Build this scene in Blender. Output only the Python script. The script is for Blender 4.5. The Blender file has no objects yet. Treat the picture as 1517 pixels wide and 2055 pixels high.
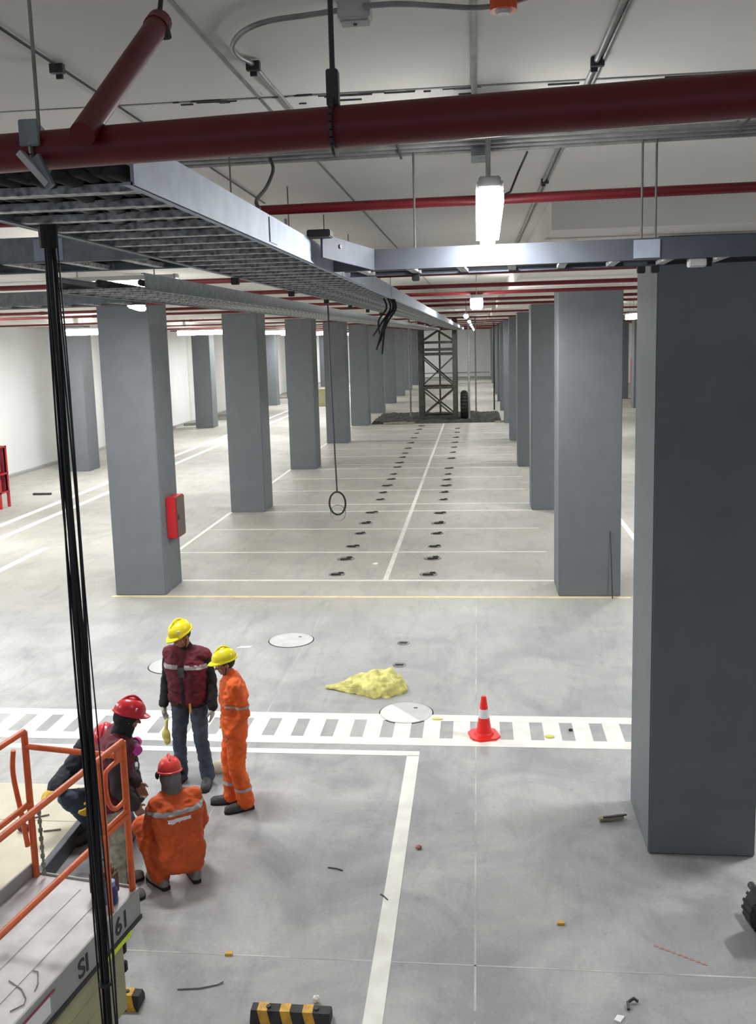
import bpy, bmesh, math, random
from mathutils import Vector, Matrix, noise
random.seed(4)
S = bpy.context.scene
COL = S.collection
V = Vector

# ---------------------------------------------------------------- camera
F, CX, CY, H = 1872.0, 758.5, 956.0, 4.73
_y = V((957-CX, -(673-CY), -F)).normalized()
_z = -V((1100-CX, -(13100-CY), -F)).normalized()
_z = (_z - _y*_z.dot(_y)).normalized()
_x = _y.cross(_z)
ROT = Matrix((_x, _y, _z))
cd = bpy.data.cameras.new('camera'); cam = bpy.data.objects.new('camera', cd); COL.objects.link(cam)
cam.matrix_world = Matrix.Translation((0, 0, H)) @ ROT.to_4x4()
cd.sensor_fit = 'VERTICAL'; cd.sensor_height = 36; cd.lens = F/2055*36
cd.shift_y = -(1027.5-CY)/2055; cd.shift_x = 0
cd.clip_start = .05; cd.clip_end = 400
S.camera = cam

# ---------------------------------------------------------------- world and exposure
w = bpy.data.worlds.new('world'); S.world = w; w.use_nodes = True
w.node_tree.nodes['Background'].inputs[0].default_value = (.8, .87, 1, 1)
w.node_tree.nodes['Background'].inputs[1].default_value = .3
S.view_settings.view_transform = 'Standard'; S.view_settings.look = 'None'
S.view_settings.gamma = 1; S.view_settings.use_curve_mapping = False
S.view_settings.exposure = 0.40
LAMP_E = 28.0       # emission of the lamp diffusers
LAMP_W = 105.0      # watts per 1.2 m batten

def at(u, v, z=0.0):
    """point of the place that the photograph shows at (u, v) on the level z"""
    d = ROT @ V((u-CX, -(v-CY), -F)); t = (z-H)/d.z
    return V((d.x*t, d.y*t, z))
def atY(u, v, Y):
    d = ROT @ V((u-CX, -(v-CY), -F)); t = Y/d.y
    return V((d.x*t, Y, H+d.z*t))

# ---------------------------------------------------------------- materials
def mat(name, col, rough=.6, metal=0, var=0, scale=4, col2=None, bump=0, bscale=40, emit=None, est=0, spec=.5, detail=5):
    m = bpy.data.materials.new(name); m.use_nodes = True
    nt = m.node_tree; b = nt.nodes['Principled BSDF']
    b.inputs['Base Color'].default_value = (*col, 1)
    b.inputs['Roughness'].default_value = rough; b.inputs['Metallic'].default_value = metal
    b.inputs['Specular IOR Level'].default_value = spec
    if var or col2:
        tc = nt.nodes.new('ShaderNodeTexCoord')
        n = nt.nodes.new('ShaderNodeTexNoise'); n.inputs['Scale'].default_value = scale
        n.inputs['Detail'].default_value = detail; nt.links.new(tc.outputs['Object'], n.inputs['Vector'])
        r = nt.nodes.new('ShaderNodeValToRGB'); nt.links.new(n.outputs['Fac'], r.inputs['Fac'])
        c2 = col2 or tuple(c*(1-var) for c in col); c1 = col if col2 else tuple(min(1, c*(1+var)) for c in col)
        r.color_ramp.elements[0].position = .35; r.color_ramp.elements[0].color = (*c2, 1)
        r.color_ramp.elements[1].position = .65; r.color_ramp.elements[1].color = (*c1, 1)
        nt.links.new(r.outputs['Color'], b.inputs['Base Color'])
    if bump:
        tc = nt.nodes.new('ShaderNodeTexCoord')
        n = nt.nodes.new('ShaderNodeTexNoise'); n.inputs['Scale'].default_value = bscale
        nt.links.new(tc.outputs['Object'], n.inputs['Vector'])
        bp = nt.nodes.new('ShaderNodeBump'); bp.inputs['Strength'].default_value = bump; bp.inputs['Distance'].default_value = .01
        nt.links.new(n.outputs['Fac'], bp.inputs['Height']); nt.links.new(bp.outputs['Normal'], b.inputs['Normal'])
    if emit:
        b.inputs['Emission Color'].default_value = (*emit, 1); b.inputs['Emission Strength'].default_value = est
    return m

def floor_material():
    m = bpy.data.materials.new('polished_concrete'); m.use_nodes = True
    nt = m.node_tree; N = nt.nodes; L = nt.links; b = N['Principled BSDF']
    tc = N.new('ShaderNodeTexCoord')
    def noisy(scale, detail, dist=0, vec=None, rough=.6):
        n = N.new('ShaderNodeTexNoise'); n.inputs['Scale'].default_value = scale; n.inputs['Detail'].default_value = detail
        n.inputs['Distortion'].default_value = dist; n.inputs['Roughness'].default_value = rough
        L.new(vec or tc.outputs['Object'], n.inputs['Vector']); return n.outputs['Fac']
    def mr(v, a, b_, c, d):
        n = N.new('ShaderNodeMapRange'); L.new(v, n.inputs[0])
        for i, x in enumerate((a, b_, c, d)): n.inputs[i+1].default_value = x
        return n.outputs[0]
    def mixc(f, a, c, mode='MIX'):
        n = N.new('ShaderNodeMix'); n.data_type = 'RGBA'; n.blend_type = mode
        if isinstance(f, float): n.inputs[0].default_value = f
        else: L.new(f, n.inputs[0])
        for i, x in ((6, a), (7, c)):
            if isinstance(x, tuple): n.inputs[i].default_value = (*x, 1)
            else: L.new(x, n.inputs[i])
        return n.outputs[2]
    sep = N.new('ShaderNodeSeparateXYZ'); L.new(tc.outputs['Object'], sep.inputs[0])
    # the driving aisle is bluish trowelled concrete, the parking bays behind are warmer and dustier
    zone = mr(sep.outputs[1], 14.6, 17.2, 0, 1)
    near = mixc(mr(noisy(.9, 9, .8), .38, .62, 0, 1), (.31, .312, .322), (.475, .475, .465))
    near = mixc(mr(sep.outputs[1], 9.0, 15.0, 0.0, .55), near, (.44, .44, .435))
    far = mixc(mr(noisy(.3, 6), .4, .62, 0, 1), (.385, .372, .325), (.48, .465, .415))
    c = mixc(zone, near, far)
    # trowel swirls, tyre marks and small dark spots
    mp = N.new('ShaderNodeMapping'); mp.inputs['Scale'].default_value = (2.2, .55, 1); mp.inputs['Rotation'].default_value = (0, 0, .5)
    L.new(tc.outputs['Object'], mp.inputs[0])
    c = mixc(mr(noisy(1.4, 9, 1.2, mp.outputs[0]), .5, .72, 0, .38), c, (.22, .22, .232))
    c = mixc(mr(noisy(1.1, 7, .5), .52, .75, 0, .32), c, (.6, .58, .54))
    c = mixc(mr(noisy(7, 4), .66, .8, 0, .55), c, (.16, .155, .15))
    c = mixc(mr(noisy(30, 3), .3, .7, .0, .14), c, (.1, .1, .1))
    L.new(c, b.inputs['Base Color'])
    L.new(mr(noisy(1.5, 5), .3, .7, .42, .62), b.inputs['Roughness'])
    b.inputs['Specular IOR Level'].default_value = .35
    bp = N.new('ShaderNodeBump'); bp.inputs['Strength'].default_value = .12; bp.inputs['Distance'].default_value = .01
    L.new(noisy(18, 6), bp.inputs['Height']); L.new(bp.outputs[0], b.inputs['Normal'])
    return m

M = dict(
 floor=floor_material(),
 ceil=mat('white_plaster', (.77, .75, .7), .85, var=.06, scale=.7, bump=.15, bscale=6),
 railgrey=mat('blue_grey_tray_steel', (.1, .11, .135), .7, .2, var=.08, scale=12),
 cutline=mat('pale_saw_cut', (.47, .47, .46), .7, var=.25, scale=2),
 joint=mat('dark_joint', (.16, .16, .15), .9),
 wall=mat('white_wall', (.78, .78, .77), .8, var=.03, scale=.6),
 column=mat('grey_blue_paint', (.15, .165, .18), .6, var=.05, scale=3, bump=.08, bscale=14),
 white=mat('white_road_paint', (.83, .82, .76), .6, var=.07, scale=5),
 oldwhite=mat('worn_white_paint', (.7, .69, .64), .65, var=.1, scale=3),
 yellowline=mat('yellow_road_paint', (.74, .6, .33), .6, var=.1, scale=6),
 red=mat('red_pipe_enamel', (.14, .006, .011), .42, var=.08, scale=9),
 zinc=mat('galvanised_steel', (.46, .52, .62), .6, .25, var=.08, scale=12),
 zinc2=mat('dull_galvanised_steel', (.27, .3, .31), .55, .3, var=.15, scale=20),
 rung=mat('slotted_rung_steel', (.46, .46, .45), .5, .3, var=.6, scale=45),
 conduit=mat('grey_conduit', (.3, .31, .3), .45, .3, var=.2, scale=9),
 dark=mat('dark_iron', (.05, .05, .052), .5, .2),
 cable=mat('black_cable_sheath', (.012, .012, .014), .45),
 cableg=mat('charcoal_cable_sheath', (.03, .03, .035), .4),
 lamp=mat('lamp_diffuser', (1, 1, 1), .4, emit=(1, 1, .98), est=LAMP_E),
 lampbody=mat('lamp_housing', (.4, .4, .39), .5),
 orange=mat('orange_lift_enamel', (.72, .13, .03), .42, var=.1, scale=12),
 deck=mat('dusty_deck_plate', (.6, .58, .58), .6, .1, var=.12, scale=5),
 kick=mat('grey_lift_side', (.36, .36, .35), .55, var=.08, scale=5),
 olive=mat('olive_chassis_paint', (.42, .4, .23), .6, var=.08, scale=3),
 text=mat('black_lettering', (.03, .03, .03), .6),
 lime=mat('lime_reflective_tape', (.72, .9, .02), .4),
 redmark=mat('dull_red_print', (.3, .05, .08), .5),
 board=mat('beige_board', (.62, .57, .45), .7, var=.07, scale=3),
 steeledge=mat('blue_grey_edge', (.085, .09, .11), .5),
 skin=mat('skin', (.36, .19, .125), .55), eye=mat('eye', (.02, .015, .01), .2),
 hair=mat('black_hair', (.012, .01, .01), .6),
 cov=mat('orange_coverall_cloth', (.83, .13, .018), .75, var=.14, scale=7),
 covd=mat('burnt_orange_coverall_cloth', (.66, .1, .018), .75, var=.16, scale=7),
 vest=mat('maroon_vest_cloth', (.125, .012, .024), .8, var=.3, scale=12),
 black=mat('black_cloth', (.012, .013, .016), .85, var=.3, scale=9),
 brownblack=mat('brown_black_cloth', (.04, .028, .028), .85, var=.3, scale=9),
 navy=mat('dark_navy_cloth', (.022, .027, .037), .85, var=.3, scale=9),
 jeans=mat('blue_denim', (.06, .085, .13), .8, var=.3, scale=9),
 pale=mat('pale_khaki_cloth', (.36, .34, .28), .85, var=.35, scale=14),
 boot=mat('dark_grey_boot', (.05, .052, .05), .6, var=.3, scale=14),
 bootp=mat('dusty_grey_boot', (.22, .22, .2), .7, var=.35, scale=16),
 glove=mat('grey_work_glove', (.42, .42, .38), .8, var=.2, scale=20),
 gloveY=mat('yellow_work_glove', (.78, .5, .05), .7, var=.15, scale=20),
 gloveW=mat('white_work_glove', (.75, .76, .78), .7),
 hatY=mat('yellow_helmet_shell', (.86, .74, .02), .3), hatR=mat('red_helmet_shell', (.62, .025, .04), .28),
 hatO=mat('coral_red_helmet_shell', (.78, .06, .05), .35),
 reflect=mat('silver_reflective_tape', (.4, .4, .4), .4), sticker=mat('white_sticker', (.85, .85, .88), .4),
 pink=mat('magenta_filter', (.62, .05, .36), .5), rubber=mat('dark_respirator_rubber', (.05, .055, .05), .5),
 conered=mat('cone_red', (.86, .02, .015), .4), conew=mat('cone_white_band', (.72, .72, .74), .3),
 cloth=mat('yellow_fabric_heap', (.68, .64, .22), .85, var=.3, scale=9),
 stop=mat('black_stop_rubber', (.035, .035, .035), .7, var=.3, scale=10), stopy=mat('amber_stripe', (.72, .4, .05), .5, var=.2, scale=20),
 tyre=mat('black_tyre', (.014, .014, .014), .7), rodsteel=mat('dull_rod_steel', (.13, .13, .125), .5, .3), smoke=mat('smoked_door', (.1, .06, .05), .3), hoodgrey=mat('grey_hood_cloth', (.17, .175, .175), .85, var=.2, scale=12),
 hub=mat('grey_hub', (.2, .2, .19), .5, .4),
 soil=mat('dark_soil', (.045, .042, .035), .9, var=.5, scale=6),
 mast=mat('weathered_mast_steel', (.06, .06, .05), .6, .3, var=.3, scale=5),
 mortar=mat('grey_mortar', (.22, .215, .19), .9, var=.3, scale=20), slot=mat('black_slot', (.02, .02, .018), .9),
 lid=mat('grey_cover_plate', (.56, .56, .54), .6, var=.06, scale=5), gap=mat('black_gap', (.02, .02, .02), .9),
 cab=mat('fire_cabinet_red', (.5, .015, .02), .35), wood=mat('old_wood', (.3, .27, .2), .8, var=.3, scale=20),
 paper=mat('white_paper', (.9, .9, .9), .7), blue=mat('blue_plastic', (.02, .05, .2), .4), lblue=mat('light_blue_plastic', (.2, .35, .7), .4),
 bag=mat('brown_canvas', (.13, .07, .035), .85, var=.4, scale=9), orangebox=mat('orange_junction_paint', (.75, .1, .02), .5),
 lemon=mat('lemon_cloth', (.72, .68, .2), .8), cream=mat('cream_cloth', (.75, .72, .52), .8), redstain=mat('red_stain', (.42, .2, .18), .8),
)

# ---------------------------------------------------------------- helpers
class MB:
    def __init__(s): s.bm = bmesh.new()
    def box(s, lo, hi, m=None, bev=0):
        lo = V(lo); hi = V(hi); c = (lo+hi)/2; d = hi-lo
        r = bmesh.ops.create_cube(s.bm, size=1, matrix=Matrix.Translation(c) @ Matrix.Diagonal((*d, 1)))
        if bev: bmesh.ops.bevel(s.bm, geom=list({e for v in r['verts'] for e in v.link_edges}), offset=bev, segments=2, affect='EDGES')
        if m is not None and not bev: bmesh.ops.transform(s.bm, matrix=m, verts=r['verts'])
        return s
    def beam(s, a, b, wx, wz, up=(0, 0, 1)):
        a = V(a); b = V(b); d = (b-a); L = d.length; y = d.normalized(); x = y.cross(V(up))
        if x.length < 1e-4: x = V((1, 0, 0))
        x.normalize(); z = x.cross(y)
        R = Matrix((x, y, z)).transposed().to_4x4()
        bmesh.ops.create_cube(s.bm, size=1, matrix=Matrix.Translation((a+b)/2) @ R @ Matrix.Diagonal((wx, L, wz, 1)))
        return s
    def cone(s, a, b, r0, r1, seg=12, caps=True):
        a = V(a); b = V(b); d = b-a
        if d.length < 1e-6: return s
        q = d.to_track_quat('Z', 'Y').to_matrix().to_4x4()
        bmesh.ops.create_cone(s.bm, cap_ends=caps, segments=seg, radius1=r0, radius2=r1, depth=d.length, matrix=Matrix.Translation((a+b)/2) @ q)
        return s
    def tube(s, pts, r, seg=10):
        pts = [V(p) for p in pts]; rings = []; n = len(pts); xa = None
        for i, p in enumerate(pts):
            t = (pts[min(i+1, n-1)]-pts[max(i-1, 0)]).normalized()
            if xa is None:
                xa = t.orthogonal().normalized()
            xa = (xa-t*xa.dot(t)).normalized(); ya = t.cross(xa)
            rings.append([s.bm.verts.new(p+(xa*math.cos(2*math.pi*k/seg)+ya*math.sin(2*math.pi*k/seg))*r) for k in range(seg)])
        for i in range(n-1):
            for k in range(seg):
                s.bm.faces.new((rings[i][k], rings[i][(k+1) % seg], rings[i+1][(k+1) % seg], rings[i+1][k]))
        s.bm.faces.new(rings[0][::-1]); s.bm.faces.new(rings[-1]); return s
    def sph(s, c, r, sub=2, R=None):
        rr = r if hasattr(r, '__len__') else (r, r, r)
        m = Matrix.Translation(c) @ (R.to_4x4() if R else Matrix()) @ Matrix.Diagonal((*rr, 1))
        bmesh.ops.create_icosphere(s.bm, subdivisions=sub, radius=1, matrix=m); return s
    def cap(s, a, ra, b, rb, sub=2):
        s.cone(a, b, ra, rb, 14); s.sph(a, ra, sub); s.sph(b, rb, sub); return s
    def prism(s, pts, z0, z1):
        lo = [s.bm.verts.new((x, y, z0)) for x, y in pts]; hi = [s.bm.verts.new((x, y, z1)) for x, y in pts]
        n = len(pts); s.bm.faces.new(lo[::-1]); s.bm.faces.new(hi)
        for i in range(n): s.bm.faces.new((lo[i], lo[(i+1) % n], hi[(i+1) % n], hi[i]))
        return s
    def lathe(s, prof, seg=28, o=(0, 0, 0)):
        rings = []
        for r, z in prof:
            rings.append([s.bm.verts.new((o[0]+r*math.cos(2*math.pi*k/seg), o[1]+r*math.sin(2*math.pi*k/seg), o[2]+z)) for k in range(seg)])
        for i in range(len(rings)-1):
            for k in range(seg): s.bm.faces.new((rings[i][k], rings[i][(k+1) % seg], rings[i+1][(k+1) % seg], rings[i+1][k]))
        s.bm.faces.new(rings[0][::-1]); s.bm.faces.new(rings[-1]); return s
    def mesh(s, name='m'):
        bmesh.ops.recalc_face_normals(s.bm, faces=s.bm.faces)
        me = bpy.data.meshes.new(name); s.bm.to_mesh(me); s.bm.free(); return me
def put(name, me, m, parent=None, smooth=False, label=None, kind=None):
    if isinstance(me, MB): me = me.mesh(name)
    o = bpy.data.objects.new(name, me); COL.objects.link(o); o.parent = parent
    if m is not None and not len(me.materials): me.materials.append(M[m] if isinstance(m, str) else m)
    if smooth:
        for p in me.polygons: p.use_smooth = True
        if smooth == 'auto': me.set_sharp_from_angle(angle=math.radians(38))
    if label: o['label'] = label
    if kind: o['kind'] = kind
    return o
def tag(o, label, cat, group=None, kind=None):
    o['label'] = label; o['category'] = cat
    if group: o['group'] = group
    if kind: o['kind'] = kind
    return o
def thing(name, label, cat, loc=(0, 0, 0), rz=0, group=None):
    o = bpy.data.objects.new(name, None); COL.objects.link(o); o.location = loc; o.rotation_euler = (0, 0, rz)
    o.empty_display_size = .1
    return tag(o, label, cat, group)
def copy_tree(o, parent=None):
    c = o.copy(); COL.objects.link(c); c.parent = parent
    for ch in list(o.children): copy_tree(ch, c)
    return c
ORD = ['first', 'second', 'third', 'fourth', 'fifth', 'sixth', 'seventh', 'eighth', 'ninth', 'tenth', 'eleventh', 'twelfth', 'thirteenth',
       'fourteenth', 'fifteenth', 'sixteenth', 'seventeenth', 'eighteenth', 'nineteenth', 'twentieth']
ORD += ['twenty-'+o for o in ORD[:9]] + ['thirtieth'] + ['thirty-'+o for o in ORD[:9]] + ['fortieth'] + ['forty-'+o for o in ORD[:9]]
def bez(pts, n=8):
    pts = [V(p) for p in pts]; out = []
    for i in range(len(pts)-1):
        p0 = pts[max(i-1, 0)]; p1 = pts[i]; p2 = pts[i+1]; p3 = pts[min(i+2, len(pts)-1)]
        for k in range(n):
            t = k/n; out.append(.5*((2*p1)+(p2-p0)*t+(2*p0-5*p1+4*p2-p3)*t*t+(3*p1-p0-3*p2+p3)*t**3))
    out.append(pts[-1]); return out

# ---------------------------------------------------------------- the shell
XL, XR, YB, YF, ZC, ZB = -17.3, 14.0, -9.0, 107.0, 5.75, 5.5
floor = put('floor', MB().box((XL-.3, YB, -.3), (XR+.3, YF+.3, 0)), 'floor', kind='structure')
ceil_ = put('ceiling', MB().box((XL-.3, YB, ZC), (XR+.3, YF+.3, ZC+.3)), 'ceil', kind='structure')
put('wall_left', MB().box((XL-.3, YB, 0), (XL, YF, ZC)), 'wall', kind='structure')
put('wall_right', MB().box((XR, YB, 0), (XR+.3, YF, ZC)), 'wall', kind='structure')
put('wall_back', MB().box((XL-.3, YF, 0), (XR+.3, YF+.3, ZC)), 'wall', kind='structure')
n = 0
for x0, x1 in ((.57, 3.4), (-7.8, -5.0), (-16.6, -13.6), (9.0, 11.6)):     # dropped beams over the column rows
    n += 1; put('trim_%d' % n, MB().box((x0, 7.34, ZB), (x1, YF, ZC)), 'ceil', kind='structure')
for k in range(12):                                                        # shallow pilasters on the left wall
    n += 1; y = 12.7+8.5*k; put('trim_%d' % n, MB().box((XL, y-.35, 0), (XL+.12, y+.35, ZC)), 'wall', kind='structure')
for y in (28, 52):
    n += 1
put('baseboard_left', MB().box((XL, YB, 0), (XL+.16, YF, .1)), 'kick', kind='structure')
# ceiling joints
put('ceiling_joint', MB().box((-.91, YB, ZC-.004), (-.895, 60, ZC+.01)), 'conduit', ceil_)
put('ceiling_joint', MB().box((XL, 4.06, ZC-.004), (XR, 4.075, ZC+.01)), 'conduit', ceil_)
b = MB()
for k in range(34):
    x = random.uniform(-1.3, 1.0); L_ = random.uniform(.02, .14); y = 4.07+random.uniform(-.02, .035)+(.12 if random.random() < .2 else 0)
    b.box((x, y, ZC-.006), (x+L_, y+random.uniform(.004, .012), ZC+.01))
put('chipped_joint', b, 'dark', ceil_, kind='stuff')

def paint(x0, y0, x1, y1, m='white', t=.004, name='painted_line'):
    return put(name, MB().box((x0, y0, -.004), (x1, y1, t)), m, floor)
# crossing: two edge lines and the bars between them
paint(-8.5, 11.03, 2.6, 11.22); paint(-8.5, 10.32, 2.6, 10.52)
for k in range(-18, 11):
    c = -1.50+.36*k
    paint(c+.078, 10.51, c+.36-.078, 11.04, t=.0035, name='crossing_bar')
paint(-9, 10.04, -.71, 10.16)
paint(-.85, -4, -.71, 10.05)
paint(-6.97, 16.56, 2.7, 16.66, 'yellowline')
paint(-1.9, 17.75, -1.8, 51.2, 'oldwhite')
for k in range(4):
    for o in (1.05, 3.5, 6.05, 8.45):
        y = 16.7+8.5*k+o
        if y < 51: paint(-6.86 if o > 1.2 and o < 8 else -5.95, y, 1.45, y+.09, 'oldwhite', t=.0032)
for k in range(9):
    y = 16.7+8.5*k
    paint(-6.97, y+1.02, -6.87, y+8.48, 'white'); paint(2.5, y+1.02, 2.6, y+8.48, 'oldwhite')
paint(-12.1, 12, -11.88, 100); paint(-12.96, 12, -12.74, 100); paint(-10.36, 15, -10.18, 20.8); paint(3.5, 10, 3.62, 60)
# saw-cut joints
for a in ((-6, 6.48, 4, 6.495), (-.075, 6, -.06, 16.4), (-3.3, 4, -3.285, 5.5), (-2.75, 7.2, -2.74, 16.4), (-.075, 3, -.065, 5.9)):
    put('saw_cut_joint', MB().box((a[0], a[1], -.01), (a[2], a[3], .0012)), 'cutline', floor)

# ---------------------------------------------------------------- columns
def column(x0, y0, wd, label, group):
    o = put('concrete_column', MB().box((0, 0, 0), (wd, 1.0, ZB), bev=.012), 'column')
    o.location = (x0, y0, 0); tag(o, label, 'column', group); return o
big = column(1.5, 8.13, .94, 'huge dark grey square column filling the right edge of the view', 'square grey columns')
for k in range(11):
    y = 16.7+8.5*k; z = ''
    where = {0: 'nearest of its row, red fire cabinet on its side', 1: 'second from the front'}.get(k, ORD[k]+' from the front')
    column(-6.92, y, .98, 'grey painted concrete column in the left middle row, '+where, 'square grey columns')
    column(1.42, y, 1.1, 'grey painted concrete column in the right row behind the huge one, '+('nearest, beside the yellow line end' if k == 0 else ORD[k]+' after it'), 'square grey columns')
    if k > 0: column(-15.75, y+.2, 1.0, 'grey column in the outer row along the left wall, '+ORD[k-1]+' in view', 'square grey columns')
    column(9.6, y, 1.0, 'grey column in the outer right row by the right wall, '+ORD[k]+' from the front', 'square grey columns')

# ---------------------------------------------------------------- lamps
def lamp(p, ang, L, label, tilt=0, wd=.12, watts=None, hang=True, dp=.07):
    t = thing('batten_lamp', label, 'lamp', p, ang, 'ceiling batten lamps')
    t.rotation_euler = (tilt, 0, ang)
    b = MB(); b.box((-wd/2, -L/2, 0), (wd/2, L/2, .055), bev=.012); put('housing', b, 'lampbody', t)
    b = MB(); b.box((-wd*.5, -L/2-.02, -dp), (wd*.5, L/2+.02, .012), bev=.02)
    put('diffuser', b, 'lamp', t, smooth=True)
    for s in (-1, 1):
        put('end_cap', MB().box((-wd*.4, s*L/2-.012, .012), (wd*.4, s*L/2+.025, .06), bev=.006), 'lampbody', t)
    if hang:
        for s in (-1, 1): put('hanger', MB().cone((0, s*L*.32, .05), (0, s*L*.32, ZC-p[2]+(-s*L*.32*math.sin(tilt))), .008, .008, 8), 'conduit', t)
    ld = bpy.data.lights.new('batten_light', 'AREA'); ld.shape = 'RECTANGLE'; ld.size = wd; ld.size_y = L
    ld.energy = (watts or LAMP_W*L/1.2); ld.color = (.97, .99, 1)
    lo = bpy.data.objects.new('light', ld); COL.objects.link(lo); lo.parent = t; lo.location = (0, 0, -dp-.008)
    return t
lamp((.06, 4.53, 5.295), 0, .95, 'glowing white batten lamp hanging over the aisle, nearest to the viewer', tilt=-.062, watts=32, wd=.115)
lamp((0, 15.8, 5.3), 0, 1.25, 'small bright lamp over the middle bays, next beyond the nearest hanging lamp', wd=.2, dp=.13)
lamp((-3.45, 8.85, 5.33), math.pi/2, 1.2, 'lit batten lamp under the second cable tray, left of the main tray')
lamp((-5.15, 14.0, 5.33), .25, 1.5, 'lit batten lamp in front of the top of the left front column')
for k, y in enumerate((27, 38, 49.5, 61, 73, 85, 97)):
    lamp((-.3, y, 5.3), 0, 1.25, 'lamp over the middle bays far down the hall, %s beyond the pair near the front' % ORD[k])
for k, y in enumerate((8.9, 20.3, 31.0, 43.0, 53.0, 66.5, 77, 92.5, 100.5)):
    lamp((-12.4, y, 5.3), math.pi/2, 3.0, 'long lamp across the left aisle, %s from the front' % ORD[k], watts=290, wd=.3, dp=.2)  # diffusers made oversized so their shape imitates the bloom around the lamps
for k, y in enumerate((10, 22, 33.3, 45, 57, 69, 81, 93)):
    lamp((5.3, y, 5.3), 0, 1.25, 'lamp over the right aisle behind the columns, %s from the front' % ORD[k], watts=190, wd=.24, dp=.17)  # thickened diffusers, the glow round each lamp is built into the shape
lamp((-8.5, 4.3, 5.3), 0, 1.25, 'lamp over the left part of the near aisle, outside the left edge', watts=120)
for y, z, nm in ((56.0, 2.25, 'beside the second outer column'), (38.0, 2.8, 'left of the first outer column')):
    t = thing('wall_lamp', 'vertical lit tube on the white left wall, '+nm, 'lamp', (XL, y, z), 0, 'wall tubes')
    put('base_plate', MB().box((0, -.07, -.75), (.04, .07, .75), bev=.008), 'lampbody', t)
    put('tube', MB().cone((.08, 0, -.7), (.08, 0, .7), .04, .04, 12), 'lamp', t)
    for s in (-1, 1): put('end_clip', MB().box((.02, -.05, s*.7-.03), (.12, .05, s*.7+.03)), 'lampbody', t)

# ---------------------------------------------------------------- red pipes across the hall
def pipe_x(y, r, z, label, x0=XL, x1=XR, sl=0.0, cats='red sprinkler pipes', coup=6):
    t = thing('sprinkler_pipe', label, 'pipe', (0, y, z), 0, cats)
    a = V((x0, sl*x0, 0)); b_ = V((x1, sl*x1, 0))
    put('pipe', MB().cone(a, b_, r, r, 24), 'red', t, smooth='auto')
    x = x0+1.3
    while coup and x < x1:
        if not(-3.5 < x < 3.3 and y < 4):
            p = V((x, sl*x, 0)); put('coupling', MB().cone(p-V((.05, 0, 0)), p+V((.05, 0, 0)), r*1.22, r*1.22, 20), 'red', t)
            put('hanger', MB().box((x+.39, sl*x-.012, 0), (x+.41, sl*x+.012, ZB-z if y > 8 else ZC-z)), 'conduit', t)
        x += coup
    return t
main = pipe_x(1.74, .037, 5.114, 'thick dark red pipe crossing the whole view close to the ceiling', sl=-.115, x0=-1.75, x1=6, coup=0)
pipe_x(5.22, .027, 5.45, 'thin red pipe crossing behind the nearest lamp', sl=-.035)
pipe_x(2.2, .03, 5.66, 'thin red pipe at the top left corner of the view', x0=-9, x1=-.62, sl=-.06, coup=0)
for k in range(17):
    y = 8.0+2.7*k if k < 6 else 21.5+(k-5)*7.6
    if y < YF-1: pipe_x(y, .03, 5.44-.008*(k % 3), 'thin red pipe under the ceiling, %s beyond the one behind the nearest lamp' % ORD[k], sl=-.01, coup=7)
# strap hanger on the thick pipe
t = thing('pipe_hanger', 'black rod and strap hanger looped round the thick red pipe', 'hanger', (-.256, 1.77, 5.114))
bm = MB()
for k in range(24):
    a = 2*math.pi*k/24; a2 = 2*math.pi*(k+1)/24; r = .0395
    bm.beam((0, r*math.cos(a), r*math.sin(a)), (0, r*math.cos(a2), r*math.sin(a2)), .024, .005, up=(1, 0, 0))
put('strap', bm, 'dark', t)
put('sleeve', MB().box((-.011, -.013, .036), (.011, .013, .1), bev=.002), 'dark', t)
put('rod', MB().cone((0, 0, .08), (0, 0, ZC-5.114), .005, .005, 10), 'dark', t)
# bracket on the left end of the thick pipe
p = at(52, 290, 5.114)
t = thing('pipe_bracket', 'pale steel bracket clamped round the thick red pipe at far left', 'bracket', (p.x, 1.74-.115*p.x, 5.114))
bm = MB()
for k in range(20):
    a = 2*math.pi*k/20; a2 = 2*math.pi*(k+1)/20; r = .0395
    bm.beam((0, r*math.cos(a), r*math.sin(a)), (0, r*math.cos(a2), r*math.sin(a2)), .02, .004, up=(1, 0, 0))
put('clamp_band', bm, 'conduit', t)
put('bolt_plate', MB().box((-.02, -.048, .0), (.02, -.04, .05), bev=.002), 'zinc2', t)
put('brace', MB().beam((-.02, -.045, -.012), (.035, -.05, -.075), .02, .012), 'deck', t)
put('brace', MB().beam((.01, -.045, -.02), (.04, -.055, -.08), .008, .02), 'zinc2', t)
put('rod', MB().cone((0, 0, .04), (0, 0, ZC-5.114), .004, .004, 8), 'conduit', t)
# diagonal branch
a = at(165, 270, 5.12); b_ = atY(318, 48, 2.3)
t = thing('branch_pipe', 'short red branch pipe slanting from the thick pipe up to the ceiling', 'pipe', a)
put('pipe', MB().cone((0, 0, 0), b_-a, .0235, .027, 20), 'red', t, smooth='auto')
put('end_collar', MB().cone((b_-a)*.95, (b_-a)*1.02, .03, .03, 18), 'red', t)
d = b_-a
put('ceiling_flange', MB().cone(d, (d.x+.0, d.y+.12, ZC-a.z), .006, .006, 10), 'dark', t)
put('bolt', MB().cone(d+V((.025, -.02, -.04)), d+V((.02, -.02, -.01)), .012, .012, 8), 'dark', t)

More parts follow.
